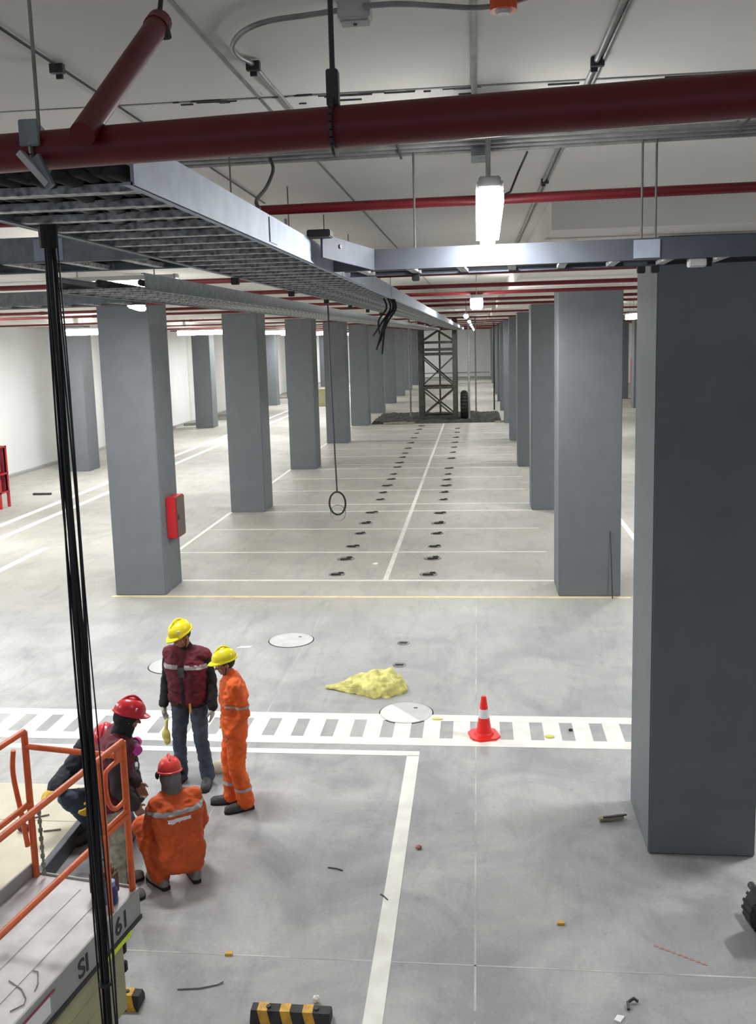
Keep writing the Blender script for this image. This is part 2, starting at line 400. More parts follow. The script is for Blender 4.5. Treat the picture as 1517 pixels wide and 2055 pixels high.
# ---------------------------------------------------------------- conduits on the ceiling
def conduit(pts, r, label, clips=(), z=None, m='conduit', name='conduit', group='grey ceiling conduits'):
    t = thing(name, label, 'conduit', pts[0], 0, group)
    o = V(pts[0]); put('tube', MB().tube([V(p)-o for p in pts], r, 8), m, t, smooth=True)
    for c in clips:
        c = V(c)-o
        put('clip', MB().box((c.x-.025, c.y-.012, c.z-.02), (c.x+.025, c.y+.012, c.z+.012)), 'dark', t)
        put('clip', MB().box((c.x-.02, c.y+.03, c.z-.03), (c.x+.005, c.y+.04, c.z+.012)), 'dark', t)
    return t
conduit([(0, -2, ZC-.012), (0, 4.9, ZC-.012)], .0125, 'straight grey conduit along the ceiling above the nearest lamp')
conduit([(.46, 1, ZC-.016), (.455, 5.0, ZC-.016), (.45, 12, ZC-.016)], .011, 'grey conduit running down the hall right of the nearest lamp', [(.46, 3.75, ZC-.016), (.46, 6.5, ZC-.016)])
conduit([(.485, 1, ZC-.012), (.48, 5.0, ZC-.012), (.475, 12, ZC-.012)], .007, 'thin conduit paired with the one right of the nearest lamp')
conduit([(-1.47, 1, ZC-.012), (-1.55, 7, ZC-.012)], .005, 'thin dark wire conduit across the ceiling at upper left', [(-1.5, 3.42, ZC-.02)], m='dark')
pts = [at(700, 18, 5.72), at(620, 30, 5.72), at(540, 42, 5.72), at(490, 62, 5.72), at(467, 90, 5.72), at(478, 112, 5.725), at(508, 130, 5.73), at(540, 168, 5.73), at(572, 203, 5.735), at(640, 285, 5.735)]
conduit(bez(pts), .009, 'curved flexible conduit sweeping over the ceiling at top centre', [pts[6]])
pts = [at(730, 12, 5.72), at(800, 8, 5.715), at(880, 12, 5.71), at(950, 16, 5.71), at(1005, 10, 5.71), at(1060, -6, 5.715), at(1120, -30, 5.72)]
conduit(bez(pts), .009, 'wavy flexible conduit from the square box to the orange box')
for k in range(7):
    y = 4.86+.05*k
    conduit([(-2.6+.1*k, y+.09, 5.70-.01*(k % 2)), (.3, y, 5.70-.01*(k % 2)), (4, y-.13, 5.70)], .0095+.002*(k % 2), 'grey conduit in the bundle crossing behind the thick pipe, %s from the front' % ORD[k])
t = thing('conduit_strut', 'grey steel strut holding the bundled conduits above the nearest lamp', 'strut', (.03, 5.03, 5.69))
put('channel', MB().box((-.05, -.1, -.06), (.05, .12, -.02), bev=.004), 'zinc2', t); put('bolt', MB().cone((0, 0, -.06), (0, 0, .06), .008, .008, 8), 'dark', t)
c = at(712, 30, 5.71); t = thing('junction_box', 'pale square junction box on the ceiling at top centre', 'box', c)
put('body', MB().box((-.05, -.035, -.02), (.05, .035, .04), bev=.006), 'deck', t); put('lid', MB().box((-.042, -.028, -.026), (.042, .028, -.018)), 'lampbody', t); put('screw', MB().cone((0, 0, -.03), (0, 0, -.02), .006, .006, 8), 'dark', t)
c = at(1010, 4, 5.70); t = thing('junction_box', 'small orange junction box at the top edge of the ceiling', 'box', c)
put('body', MB().cone((0, 0, -.025), (0, 0, .05), .04, .04, 16), 'orangebox', t); put('cap', MB().cone((0, 0, -.035), (0, 0, -.02), .02, .03, 12), 'deck', t)
conduit(bez([at(540, 315, 5.70), atY(548, 340, 4.9), atY(535, 375, 4.7), atY(515, 402, 4.3), atY(520, 418, 4.2)]), .009, 'dark flexible cord drooping from the conduits to the tray', m='dark', name='flexible_cord')
conduit([at(1058, 305, 5.69), atY(1040, 345, 5.0), atY(1024, 385, 4.9), atY(1000, 398, 4.75)], .006, 'black cord slanting down to the nearest lamp', m='cable', name='lamp_cord')
for u0, u1, v0, v1, nm in ((797, 805, 290, 318, 'left of the nearest lamp'), (1480, 1505, 268, 236, 'at the right edge of the view')):
    a = at(u0, v0, 5.69); c = at(u1, v1, 5.66)
    t = thing('conduit_hook', 'small black hook on the conduit bundle '+nm, 'hook', a)
    put('hook', MB().tube([(0, 0, .06), (0, 0, 0), (c-a)*.6, c-a], .007, 6), 'dark', t)

# ---------------------------------------------------------------- cable trays
def tray(name, a, b_, wd, label, hgt=.1, step=.25, m='zinc', rails=(1, 1), near=14, cables=0, splice=(), mrail2='zinc2', group='ladder cable trays'):
    a = V(a); b_ = V(b_); d = b_-a; L = d.length
    t = thing(name, label, 'cable tray', a, math.atan2(d.y, d.x)-math.pi/2, group)
    for s, on in zip((-1, 1), rails):                                       # local y along the tray, local x across
        if not on: continue
        x = s*wd/2; bm = MB(); bm.box((x-.004, 0, 0), (x+.004, L, hgt)); bm.box((min(x, x-s*.022), 0, 0), (max(x, x-s*.022), L, .006)); bm.box((min(x, x-s*.022), 0, hgt-.006), (max(x, x-s*.022), L, hgt))
        put('side_rail', bm, m if s > 0 else mrail2, t)
    for y, s in splice:
        x = s*wd/2
        put('splice_plate', MB().box((x-.008, y-.06, .008), (x+.008, y+.06, hgt-.008)), 'zinc', t)
    me = MB().box((-wd/2+.004, -.02, .004), (wd/2-.004, .02, .022)).mesh('rung'); me.materials.append(M['rung'])
    y = .12; far = MB(); nf = 0
    while y < L-.02:
        if y < near:
            o = bpy.data.objects.new('rung', me); COL.objects.link(o); o.parent = t; o.location = (0, y, 0)
        else: far.box((-wd/2+.004, y-.02, .004), (wd/2-.004, y+.02, .022)); nf += 1
        y += step
    if nf: put('rungs', far, 'rung', t, kind='stuff')
    for k in range(cables):
        x0 = -wd/2+.04+(wd-.08)*k/max(1, cables-1); n = int(L/.8)+2
        pts = [(x0+random.uniform(-.012, .012), L*i/(n-1), .036+random.uniform(0, .012)) for i in range(n)]
        put('power_cable', MB().tube(pts, .02+.004*(k % 2), 7), 'cable' if k % 4 else 'cableg', t, smooth=True)
    return t
ZT = 5.06
tray('ladder_tray', (-.98, 1.95, ZT), (-.98, 51.5, ZT), .54, 'long galvanised ladder tray full of black cables running down the hall', near=14, cables=13,
     splice=[(1.35, 1), (3.0, 1), (6, 1), (1.2, -1), (3.0, -1)], step=.22)
tray('ladder_tray', (-1.27, 3.86, ZT), (-9, 4.0, ZT), .5, 'ladder tray branching left behind the black cable bundle', cables=2, m='zinc2', mrail2='zinc2', splice=[(.4, 1), (.4, -1)])
tray('ladder_tray', (-.69, 4.9, ZT), (9, 4.42, ZT), .46, 'ladder tray branching right above the huge column', cables=4, splice=[(1.5, -1), (1.5, 1)], m='railgrey', mrail2='railgrey')
tray('ladder_tray', (-2.3, 5.6, ZT), (-2.3, 51.5, ZT), .6, 'second ladder tray running down the hall left of the long tray', cables=3, near=10, m='zinc2')
tray('ladder_tray', (-2.6, 7.0, ZT-.02), (-8.5, 7.1, ZT-.02), .5, 'ladder tray branching left from the second long tray', cables=0, m='zinc2')
# tee pieces over the crossings
for k, (x, y, lab) in enumerate(((-.66, 4.9, 'folded steel cover plate where the right branch meets the long tray'),)):
    t = thing('tray_joint', lab, 'plate', (x, y-.55, ZT))
    put('plate', MB().beam((0, -.28, .07), (.16, .3, .05), .01, .1), 'railgrey', t); put('corner_bracket', MB().box((-.05, -.36, .1), (.05, -.26, .13), bev=.004), 'dark', t)
    put('bolt', MB().cone((.04, -.1, .08), (.06, -.11, .08), .01, .01, 8), 'dark', t)
# threaded rods
def rod(x, y, z0, label, r=.0045, clamp=True):
    t = thing('threaded_rod', label, 'rod', (x, y, z0), 0, 'threaded hanger rods')
    top = ZC if not (.57 < x < 3.4 and y > 7.34) else ZB
    put('shaft', MB().cone((0, 0, 0), (0, 0, top-z0), r, r, 8), 'rodsteel', t)
    if clamp: put('clamp', MB().box((-.02, -.02, -.03), (.02, .02, .01), bev=.004), 'dark', t)
for k in range(7):
    rod(-1.25, 4.86+1.5*k, ZT-.005, 'thin hanger rod on the left rail of the long tray, %s from the front' % ORD[k])
for k, x in enumerate((-.32, .85, .92)):
    rod(x, 5.06, ZT-.005, 'hanger rod behind the right branch tray, %s from its left end' % ORD[k], r=.006)
for k in range(3):
    rod(-1.9-1.1*k, 3.62+.01*k, ZT-.005, 'hanger rod on the near rail of the left branch tray, %s from the long tray' % ORD[k])
# small box under the right tray
p = atY(1400, 538, 4.62); t = thing('sensor_box', 'small pale box with a black plug under the right branch tray', 'box', (p.x, p.y, ZT-.04))
put('body', MB().box((-.045, -.03, 0), (.035, .03, .04), bev=.004), 'deck', t); put('plug', MB().cone((.05, 0, .0), (.05, 0, .045), .018, .018, 10), 'cable', t)
# tangled leads hanging in the distance from the tray
t = thing('loose_leads', 'small tangle of black leads drooping from the long tray', 'cable', (-.8, 8.2, 5.02))
for k in range(5):
    x = random.uniform(-.05, .06)
    put('lead', MB().tube(bez([(x, 0, .1), (x+.05, 0, -.03), (x-.02, -.05, -.15), (x-.14*random.random(), 0, -.27-.04*k)], 5), .009, 6), 'cable', t, smooth=True)

# ---------------------------------------------------------------- black cables hanging at left and the looped wire
cb = thing('cable_bundle', 'bundle of long black cables hanging from the tray down past the orange railing', 'cable bundle', (-1.18, 2.55, 0))
SPREAD = [(0, 0, .0085), (.013, .004, .0075), (-.012, .006, .0075), (.003, -.012, .007), (-.006, .014, .007), (.012, -.012, .006), (.027, .004, .0032), (.036, -.004, .003), (.044, .006, .0026), (-.024, .0, .0034), (.02, .012, .0034), (-.017, -.01, .004)]
for k, (dx, dy, rr) in enumerate(SPREAD):
    pts = []
    for i in range(24):
        z = 5.2-i*5.17/23; sw = min(1, i/4) if i < 12 else 1
        wob = .006*math.sin(i*.8+k*1.7)*sw
        pts.append((dx*.72*(.6+.4*sw)+wob*.7, dy*.7+wob*.4, z))
    put('cable', MB().tube(bez(pts, 2), rr*.85, 7), 'cable' if k % 2 else 'cableg', cb, smooth=True)
put('binding_tape', MB().cone((0, 0, 5.0), (0, 0, 5.07), .026, .026, 14), 'cable', cb)
for z in (1.1, 2.1, 2.75): put('cable_tie', MB().cone((0, 0, z), (0, 0, z+.012), .021, .021, 14), 'cableg', cb)
lw = thing('looped_wire', 'thin wire with an oval loop at its end hanging over the parking bays', 'wire', (-1.82, 11.77, 0))
put('wire', MB().tube([(-.04, 0, ZC), (-.03, 0, 4.4), (-.01, 0, 3.2), (0, 0, 2.78)], .011, 7), 'dark', lw)
put('loop', MB().tube([(.105*math.sin(2*math.pi*k/28), 0, 2.63+.15*math.cos(2*math.pi*k/28)) for k in range(29)], .013, 7), 'cable', lw, smooth=True)
put('small_loop', MB().tube([(.1*math.sin(2*math.pi*k/20), .02, 2.5+.105*math.cos(2*math.pi*k/20)) for k in range(21)], .007, 6), 'conduit', lw, smooth=True)

# ---------------------------------------------------------------- crane mast and pit at the far end
soil = MB(); nx, ny = 60, 26; g = []
for j in range(ny):
    for i in range(nx):
        x = -5.9+7.2*i/(nx-1); y = 51.3+6.4*j/(ny-1); e = min(i, nx-1-i, j, ny-1-j)
        z = .0 if e == 0 else .14+.1*noise.noise(V((x*1.7, y*1.7, 0)))+.05*noise.noise(V((x*6, y*6, 3)))
        g.append(soil.bm.verts.new((x, y, max(z, -.01))))
for j in range(ny-1):
    for i in range(nx-1): soil.bm.faces.new((g[j*nx+i], g[j*nx+i+1], g[(j+1)*nx+i+1], g[(j+1)*nx+i]))
tag(put('soil_strip', soil, 'soil'), 'strip of dark soil and rubble across the bays at the mast base', 'soil', kind='stuff')
for k, (x, y, l, a) in enumerate(((-5.2, 51.2, 1.3, .2), (-4.3, 51.0, .9, -.3), (.9, 51.1, .8, .1))):
    tag(put('timber_offcut', MB().beam((x, y, .05), (x+l*math.cos(a), y+l*math.sin(a)*.3, .09), .12, .08), 'wood'), 'pale timber offcut lying on the front edge of the dark soil, %s from the left' % ORD[k], 'timber', 'timber offcuts at the soil')
ms = thing('crane_mast', 'dark steel lattice mast standing in the soil at the hall centre', 'mast', (-2.2, 53.3, .05))
hw = .95
for sx in (-1, 1):
    for sy in (-1, 1): put('corner_post', MB().box((sx*hw-.12, sy*hw-.12, 0), (sx*hw+.12, sy*hw+.12, ZC-.05)), 'mast', ms)
for z in (.2, 1.85, 3.7, 3.95, 4.35):
    for s in (-1, 1):
        put('cross_bar', MB().beam((-hw, s*hw, z), (hw, s*hw, z), .1, .13), 'mast', ms)
        put('cross_bar', MB().beam((s*hw, -hw, z), (s*hw, hw, z), .1, .13), 'mast', ms)
for z0, z1 in ((.2, 1.8), (1.9, 3.6), (4.4, 5.6)):
    for s in (-1, 1):
        for d in (-1, 1): put('diagonal_brace', MB().beam((-hw*d, s*hw, z0), (hw*d, s*hw, z1), .08, .08), 'mast', ms)
put('ladder_rail', MB().box((.02, .4, 0), (.12, .5, 5.6)), 'mast', ms)
t = thing('rubber_tyre', 'dark round tyre standing right of the mast base', 'tyre', (-.75, 52.7, .88)); bm = MB()
for k in range(24):
    a = 2*math.pi*k/24; a2 = 2*math.pi*(k+1)/24
    bm.cone((.12*0, .5*math.cos(a), .62*math.sin(a)), (0, .5*math.cos(a2), .62*math.sin(a2)), .22, .22, 10)
put('tread', bm, 'tyre', t); put('hub', MB().cone((-.1, 0, 0), (.1, 0, 0), .3, .3, 16), 'mast', t)
for k, (x, y, r) in enumerate(((-.47, 52.3, .06), (1.05, 60, .05), (-3.9, 54.5, .06), (-.1, 56, .05))):
    tag(put('steel_prop', MB().cone((x, y, .0), (x, y, ZC), r, r, 10), 'conduit' if k != 1 else 'dark'), 'tall steel prop by the mast, '+['directly right of the tyre', 'far behind near the right columns', 'left of the mast', 'second to the right of the mast'][k], 'prop', 'steel props at the mast')
t = thing('guard_railing', 'grey guard railing across the far end of the hall', 'railing', (0, 95, 0))
for z in (1.05, .6): put('rail', MB().beam((-6, 0, z), (6, 0, z), .1, .12), 'conduit', t)
for x in (-6, -2, 2, 6): put('post', MB().box((x-.06, -.05, 0), (x+.06, .05, 1.15)), 'conduit', t)

# ---------------------------------------------------------------- anchor patches in the parking bays
def clod():
    t = thing('anchor_patch', 'x', 'patch', (0, 0, 0)); b = MB(); n = 14
    b.prism([(.17*math.cos(2*math.pi*k/n)*(1+.25*noise.noise(V((k*1.3, 2, 0)))), .15*math.sin(2*math.pi*k/n)*(1+.3*noise.noise(V((k*1.1, 7, 0))))) for k in range(n)], -.005, .012)
    put('mortar', b, 'mortar', t)
    b = MB(); b.box((-.11, -.11, .0), (.09, -.02, .035), bev=.01); b.box((.02, .03, .0), (.13, .12, .03), bev=.01); put('dark_stub', b, 'slot', t); return t
LV = [(676, 1153), (694, 1122), (708, 1097), (723, 1071), (734, 1050), (746, 1029), (763, 1003), (769, 989), (777, 975), (785, 962), (790, 952), (797, 938), (802, 929), (808, 918), (813, 910), (819, 900), (825, 889), (831, 879), (836, 870), (841, 862), (846, 855)]
RV = [(860, 1153), (868, 1121), (872, 1097), (877, 1071), (880, 1050), (883, 1030), (890, 1003), (892, 988), (895, 975), (897, 963), (899, 952), (901, 940), (906, 920), (909, 908), (911, 898), (913, 888), (915, 878), (917, 868), (918, 860)]
c0 = clod(); first = True
for nm, lst, rz in (('left', LV, 0), ('right', RV, .5)):
    for k, (u, v) in enumerate(lst):
        o = c0 if first else copy_tree(c0); first = False
        p = at(u, v); o.location = (p.x, p.y, 0); o.rotation_euler = (0, 0, rz*0+.25*math.sin(k*2.1)); sc = 1+.15*math.sin(k*1.7+rz); o.scale = (sc, sc, 1)
        tag(o, 'dark anchor patch on the bay floor, %s from the front in the %s line' % (ORD[k], nm), 'patch', 'anchor patches in two lines')

# ---------------------------------------------------------------- floor covers
def manhole(x, y, r, label, half=False):
    t = thing('manhole_cover', label, 'manhole cover', (x, y, 0), 0, 'round manhole covers')
    put('rim', MB().lathe([(r-.016, -.004), (r+.004, -.004), (r+.004, .002), (r-.016, .002)][:4], 40), 'gap', t)
    put('lid', MB().lathe([(r-.012, -.004), (r-.012, .008), (.001, .0085)], 40), 'lid', t)
    put('lifting_slot', MB().box((r*.25, r*.4, .006), (r*.25+.05, r*.4+.02, .012)), 'gap', t)
    if half:
        pts = [((r-.02)*math.cos(a), (r-.02)*math.sin(a)) for a in [math.pi*(.72+.98*k/20) for k in range(21)]]
        put('painted_area', MB().prism(pts, .007, .0105), 'white', t)
manhole(-3.0, 14.1, .36, 'plain round manhole cover behind the yellow helmets')
manhole(-.95, 11.27, .345, 'round manhole cover half painted white by the crossing edge', True)
manhole(-4.55, 12.9, .36, 'round manhole cover mostly hidden behind the standing man in jeans')
for k, (x, y) in enumerate(((-1.2, 14.0), (-1.18, 13.01))):
    t = thing('floor_drain', 'small dark oval floor drain, '+('farther' if k == 0 else 'nearer')+' of the two left of the cone', 'drain', (x, y, 0), 0, 'small floor drains')
    put('dish', MB().lathe([(.1, -.003), (.1, .005), (.085, .006)], 24), 'mortar', t)
    put('slot', MB().box((-.06, -.03, .004), (.06, .03, .009)), 'gap', t)

# ---------------------------------------------------------------- cone, cloth, wheel stops, debris
t = thing('traffic_cone', 'red traffic cone with a white band standing on the crossing', 'traffic cone', (.03, 10.62, 0), .3)
b = MB(); b.prism([(.17, -.1), (.17, .1), (.1, .17), (-.1, .17), (-.17, .1), (-.17, -.1), (-.1, -.17), (.1, -.17)], 0, .03); b.lathe([(.12, .03), (.105, .055), (.1, .06)], 20); put('base', b, 'conered', t)
def cr(z): return .092-(z-.05)/(.5-.05)*.064
put('cone_body', MB().lathe([(cr(.05), .05), (cr(.24), .24), (cr(.24), .241)], 24), 'conered', t, smooth='auto')
put('white_band', MB().lathe([(cr(.24)+.002, .24), (cr(.345)+.002, .345)], 24), 'conew', t, smooth='auto')
put('cone_tip', MB().lathe([(cr(.345), .345), (cr(.49), .49), (cr(.49)*.8, .5), (.012, .5)], 24), 'conered', t, smooth='auto')
b = MB(); bmesh.ops.create_icosphere(b.bm, subdivisions=5, radius=1)
for v in b.bm.verts:
    p = v.co.copy(); x = p.x; tail = max(0, -x-.1)
    q = V((p.x*.36-tail*.42, p.y*(.3-.22*min(1, tail*1.3)), max(p.z, -.1)*(.24-.17*min(1, tail*1.4))))
    nn = noise.noise(V((q.x*8, q.y*8, q.z*8)))*.055+abs(noise.noise(V((q.x*18, q.y*18, q.z*18+4))))*.055
    v.co = q+p*nn*(1-.5*min(1, tail)); v.co.z = max(v.co.z+.02, 0)
o = put('cloth_heap', b, 'cloth', smooth=True); o.location = (-1.38, 12.05, 0); tag(o, 'crumpled yellow cloth heap with a tail lying on the grey floor', 'cloth')
def stop(x0, x1, y, label, sx=.06):
    L = x1-x0; t = thing('wheel_stop', label, 'wheel stop', (x0, y, 0), 0, 'rubber wheel stops')
    b = MB(); prof = [(0, 0), (0, .04), (.035, .1), (.115, .1), (.15, .04), (.15, 0)]
    def sl(xa, xb, e=0, sk=0):
        bb = MB(); lo = [bb.bm.verts.new((xa+sk*z, p-.0-e*(.5 if p < .07 else -.5), z+(e if z > .05 else 0))) for p, z in prof]
        hi = [bb.bm.verts.new((xb+sk*z, p-e*(.5 if p < .07 else -.5), z+(e if z > .05 else 0))) for p, z in prof]
        bb.bm.faces.new(lo[::-1]); bb.bm.faces.new(hi)
        for i in range(6): bb.bm.faces.new((lo[i], lo[(i+1) % 6], hi[(i+1) % 6], hi[i]))
        return bb
    put('rubber_body', sl(0, L), 'stop', t)
    x = sx
    while x < L-.1: put('amber_stripe', sl(x+.03, x+.1, .004, -.45), 'stopy', t); x += .16
    for s in (.12, L-.1): put('anchor_bolt', MB().cone((s, .075, .1), (s, .075, .112), .02, .016, 10), 'dark', t)
stop(-1.63, -1.07, 5.74, 'black and amber striped wheel stop at the bottom edge of the view')
stop(-3.1, -2.47, 5.82, 'black and amber wheel stop half hidden behind the lift base', .04)
def bit(name, label, cat, p, mesh, m):
    o = put(name, mesh, m); o.location = p; tag(o, label, cat); return o
bit('wood_scrap', 'dark splintered wood scrap lying left of the huge column base', 'scrap', (1.25, 8.72, 0), MB().beam((-.12, -.03, .02), (.12, .03, .03), .05, .03), 'wood')
bit('steel_scrap', 'thin black metal strip on the wood scrap by the huge column', 'scrap', (1.27, 8.70, .045), MB().beam((-.1, -.025, .006), (.13, .03, .012), .02, .01), 'cable')
bit('plastic_scrap', 'small yellow plastic scrap on the floor in front of the huge column', 'scrap', (.62, 7.04, 0), MB().prism([(-.03, -.02), (.03, -.015), (.025, .02), (-.02, .02)], 0, .02), 'stopy')
bit('plastic_scrap', 'small orange scrap on the saw-cut line at lower left', 'scrap', at(460, 1916), MB().prism([(-.03, -.02), (.03, -.015), (.025, .02), (-.02, .02)], 0, .02), 'stopy')
bit('tape_piece', 'crumpled black tape piece at lower right of the floor', 'scrap', at(1270, 2017), MB().tube([(-.04, -.06, .01), (-.035, 0, .02), (.01, .03, .03), (.04, .02, .015)], .012, 6), 'dark')
bit('paper_scrap', 'white paper scrap at the bottom right of the floor', 'paper', at(1243, 2045), MB().prism([(-.04, -.02), (.0, -.04), (.04, .02), (-.01, .03)], 0, .01), 'paper')
bit('paper_scrap', 'white crumpled paper just above the striped wheel stop', 'paper', at(635, 2012), MB().sph((0, 0, .03), (.03, .03, .03), 1), 'paper')
bit('paper_scrap', 'small white paper sheet right of the yellow helmets', 'paper', at(490, 1299), MB().prism([(-.12, -.05), (.09, -.02), (.12, .05), (-.06, .03)], 0, .006), 'paper')
bit('rag', 'small red rag lying right of the long white line', 'rag', at(840, 1703), MB().sph((0, 0, .015), (.035, .03, .025), 1), 'redstain')
bit('twig', 'thin dark wire lying on the floor right of the orange coverall man', 'wire', at(675, 1745), MB().tube([(-.08, .02, .006), (0, 0, .01), (.06, -.02, .006)], .006, 5), 'dark')
bit('twig', 'bent thin wire lying on the floor at lower left', 'wire', at(400, 1985), MB().tube([(-.16, -.02, .006), (0, 0, .008), (.12, .05, .006), (.16, .08, .01)], .006, 5), 'conduit')
bit('twig', 'short dark wire lying beside the long white line', 'wire', at(770, 1800), MB().tube([(-.03, .03, .006), (0, 0, .01), (.04, -.05, .006)], .006, 5), 'dark')
bit('rag', 'dirty beige rag scrap on the crossing right of the cone', 'rag', at(1103, 1480), MB().sph((0, 0, .012), (.06, .04, .02), 2), 'lemon')
bit('rag', 'yellow scrap on the crossing between cover and cone', 'rag', at(878, 1444), MB().sph((0, 0, .01), (.07, .03, .012), 2), 'lemon')
bit('stone', 'dark pebble on the crossing right of the beige rag', 'stone', at(1145, 1467), MB().sph((0, 0, .015), (.03, .02, .02), 1), 'dark')
b = MB()
for k in range(9):
    x = -.16+.04*k; b.prism([(x, .1-.024*k), (x+.035, .1-.024*k-.01), (x+.03, .118-.024*k), (x+.0, .116-.024*k)], -.002, .003)
bit('red_smear', 'faint red smear on the floor at lower right', 'stain', at(1360, 1918), b, 'redstain')
bit('paper_scrap', 'tiny white litter near the centre line front end', 'paper', at(753, 1132), MB().prism([(-.06, -.03), (.04, -.05), (.06, .03), (-.01, .05)], 0, .02), 'paper')
bit('timber_piece', 'dark board lying on the floor at far left by the wall', 'timber', at(85, 993), MB().beam((-.3, 0, .03), (.3, 0, .03), .1, .06), 'dark')

# ---------------------------------------------------------------- red cabinets
t = thing('hose_cabinet', 'red fire hose cabinet fixed to the side of the left front column', 'cabinet', (-5.935, 17.0, 1.03))
put('body', MB().box((0, 0, 0), (.19, .5, .8), bev=.01), 'cab', t); put('door', MB().box((.19, .02, .02), (.205, .48, .78), bev=.004), 'smoke', t)
put('handle', MB().box((.205, .06, .36), (.222, .09, .46)), 'dark', t); put('front_trim', MB().box((.01, -.01, .03), (.18, .0, .77)), 'cab', t)
t = thing('red_rack', 'red steel rack with red cylinders standing at the left edge of the view', 'rack', (-14.72, 25.9, 0))
for x in (0, .58):
    for y in (0, .5): put('upright', MB().box((x, y, 0), (x+.07, y+.07, 1.85)), 'cab', t)
for z in (.45, 1.0, 1.8): put('shelf', MB().box((.0, .0, z), (.65, .57, z+.05)), 'cab', t)
put('side_sheet', MB().box((.02, .5, .45), (.63, .52, 1.8)), 'redmark', t)
for x in (.17, .46): put('cylinder', MB().lathe([(.02, 0), (.1, .01), (.11, .05), (.11, .4), (.08, .48), (.03, .52)], 16, (x, .28, 1.05)), 'cab', t, smooth='auto'); put('cylinder', MB().lathe([(.1, 0), (.1, .35), (.06, .42)], 16, (x, .28, .5)), 'cab', t, smooth='auto')
t = thing('hydrant_valve', 'grey valve with a wheel on the left wall above the red rack', 'valve', (XL, 29.5, 1.5))
put('body', MB().cone((0, 0, 0), (.5, 0, 0), .1, .12, 14), 'conduit', t); put('hand_wheel', MB().cone((.5, 0, 0), (.55, 0, 0), .28, .28, 18), 'conduit', t); put('stem', MB().cone((.3, 0, 0), (.3, 0, .5), .06, .06, 10), 'conduit', t)
t = thing('hose_cabinet', 'red cabinet far down the right aisle, seen between two columns', 'cabinet', (11.0, 69, .9))
put('body', MB().box((0, 0, 0), (.7, .3, 1.9), bev=.01), 'cab', t); put('door', MB().box((.04, -.02, .05), (.66, 0, 1.85)), 'cab', t); put('handle', MB().box((.1, -.05, .8), (.14, -.02, 1.0)), 'dark', t)
put('bracket', MB().box((.2, .3, .3), (.5, 1.3, .4)), 'cab', t); put('stand', MB().box((.3, .1, -.9), (.4, .2, 0)), 'cab', t)
tag(put('yellow_cabinet', MB().box((-11.3, 66, 0), (-10.7, 66.4, 1.25), bev=.02), 'olive'), 'small ochre box standing far off between the left columns', 'box')
for k, (u, v) in enumerate(((365, 855), (395, 845), (380, 838))):
    p = at(u, v); p.x = -16.1; tag(put('timber_piece', MB().beam((p.x-.8, p.y, .08), (p.x+.8, p.y+1, .1), .2, .14), 'mortar'), 'grey timber lying along the left wall beyond the first column, %s from the front' % ORD[k], 'timber', 'timbers along the wall')

bit('thin_rod', 'thin dark rod leaning on the column beside the right end of the yellow line', 'rod', (2.36, 16.55, 0), MB().cone((0, 0, 0), (-.03, .13, 1.2), .012, .008, 8), 'dark')
# ---------------------------------------------------------------- wheel at the right edge
t = thing('lift_wheel', 'black rubber wheel standing at the right edge below the huge column', 'wheel', (2.24, 7.02, .2), .15)
prof = [(-.09, .06), (-.1, .12), (-.09, .17), (-.06, .195), (.06, .195), (.09, .17), (.1, .12), (.09, .06)]
b = MB(); seg = 40; rings = [[b.bm.verts.new((r*math.cos(2*math.pi*k/seg), x, r*math.sin(2*math.pi*k/seg))) for k in range(seg)] for x, r in prof]
for i in range(len(prof)):
    for k in range(seg): b.bm.faces.new((rings[i][k], rings[i][(k+1) % seg], rings[(i+1) % 8][(k+1) % seg], rings[(i+1) % 8][k]))
put('tyre', b, 'tyre', t, smooth='auto')
for k in range(20):
    a = 2*math.pi*k/20; o = put('tread_lug', MB().box((.188, -.08, -.012), (.198, .08, .012)), 'tyre', t); o.rotation_euler = (0, a, 0)
put('hub', MB().cone((0, -.085, 0), (0, .085, 0), .07, .07, 18), 'hub', t)
for k in range(5):
    a = 2*math.pi*k/5; put('wheel_nut', MB().cone((.045*math.cos(a), -.1, .045*math.sin(a)), (.045*math.cos(a), -.085, .045*math.sin(a)), .009, .009, 6), 'deck', t)
put('axle', MB().cone((0, .08, 0), (0, .35, 0), .03, .03, 12), 'dark', t)

# ---------------------------------------------------------------- the orange scissor lift
LD, LR = .95, 2.05
lift = thing('scissor_lift', 'orange railed scissor lift with a dusty deck at lower left', 'scissor lift', (-2.825, 5.905, 0), -math.radians(9.6))
W, LL = .41, 2.6                                                   # local: x across (+-W), y from 0 (far end) to -LL
def rail(pts, r=.021, name='rail'): return put(name, MB().tube(bez(pts, 4) if len(pts) > 2 else pts, r, 10), 'orange', lift, smooth='auto')
put('deck', MB().box((-W, -LL, LD-.05), (W, 0, LD), bev=.004), 'deck', lift)
for x, y0, y1 in ((-.2, -2.5, -.1), (.02, -2.5, -.1), (.22, -2.5, -.1)): put('deck_ridge', MB().box((x-.006, y0, LD), (x+.006, y1, LD+.005)), 'deck', lift)
kp = put('side_panel', MB().box((W, -LL, LD-.19), (W+.02, .0, LD+.015), bev=.003), 'kick', lift)
put('side_panel', MB().box((-W-.02, -LL, LD-.19), (-W, .0, LD+.1), bev=.003), 'kick', lift)
put('end_panel', MB().box((-W, .0, LD-.19), (W, .018, LD+.015), bev=.003), 'kick', lift)
put('slide_track', MB().box((W+.02, -LL, LD-.215), (W+.03, .0, LD-.185)), 'text', lift)
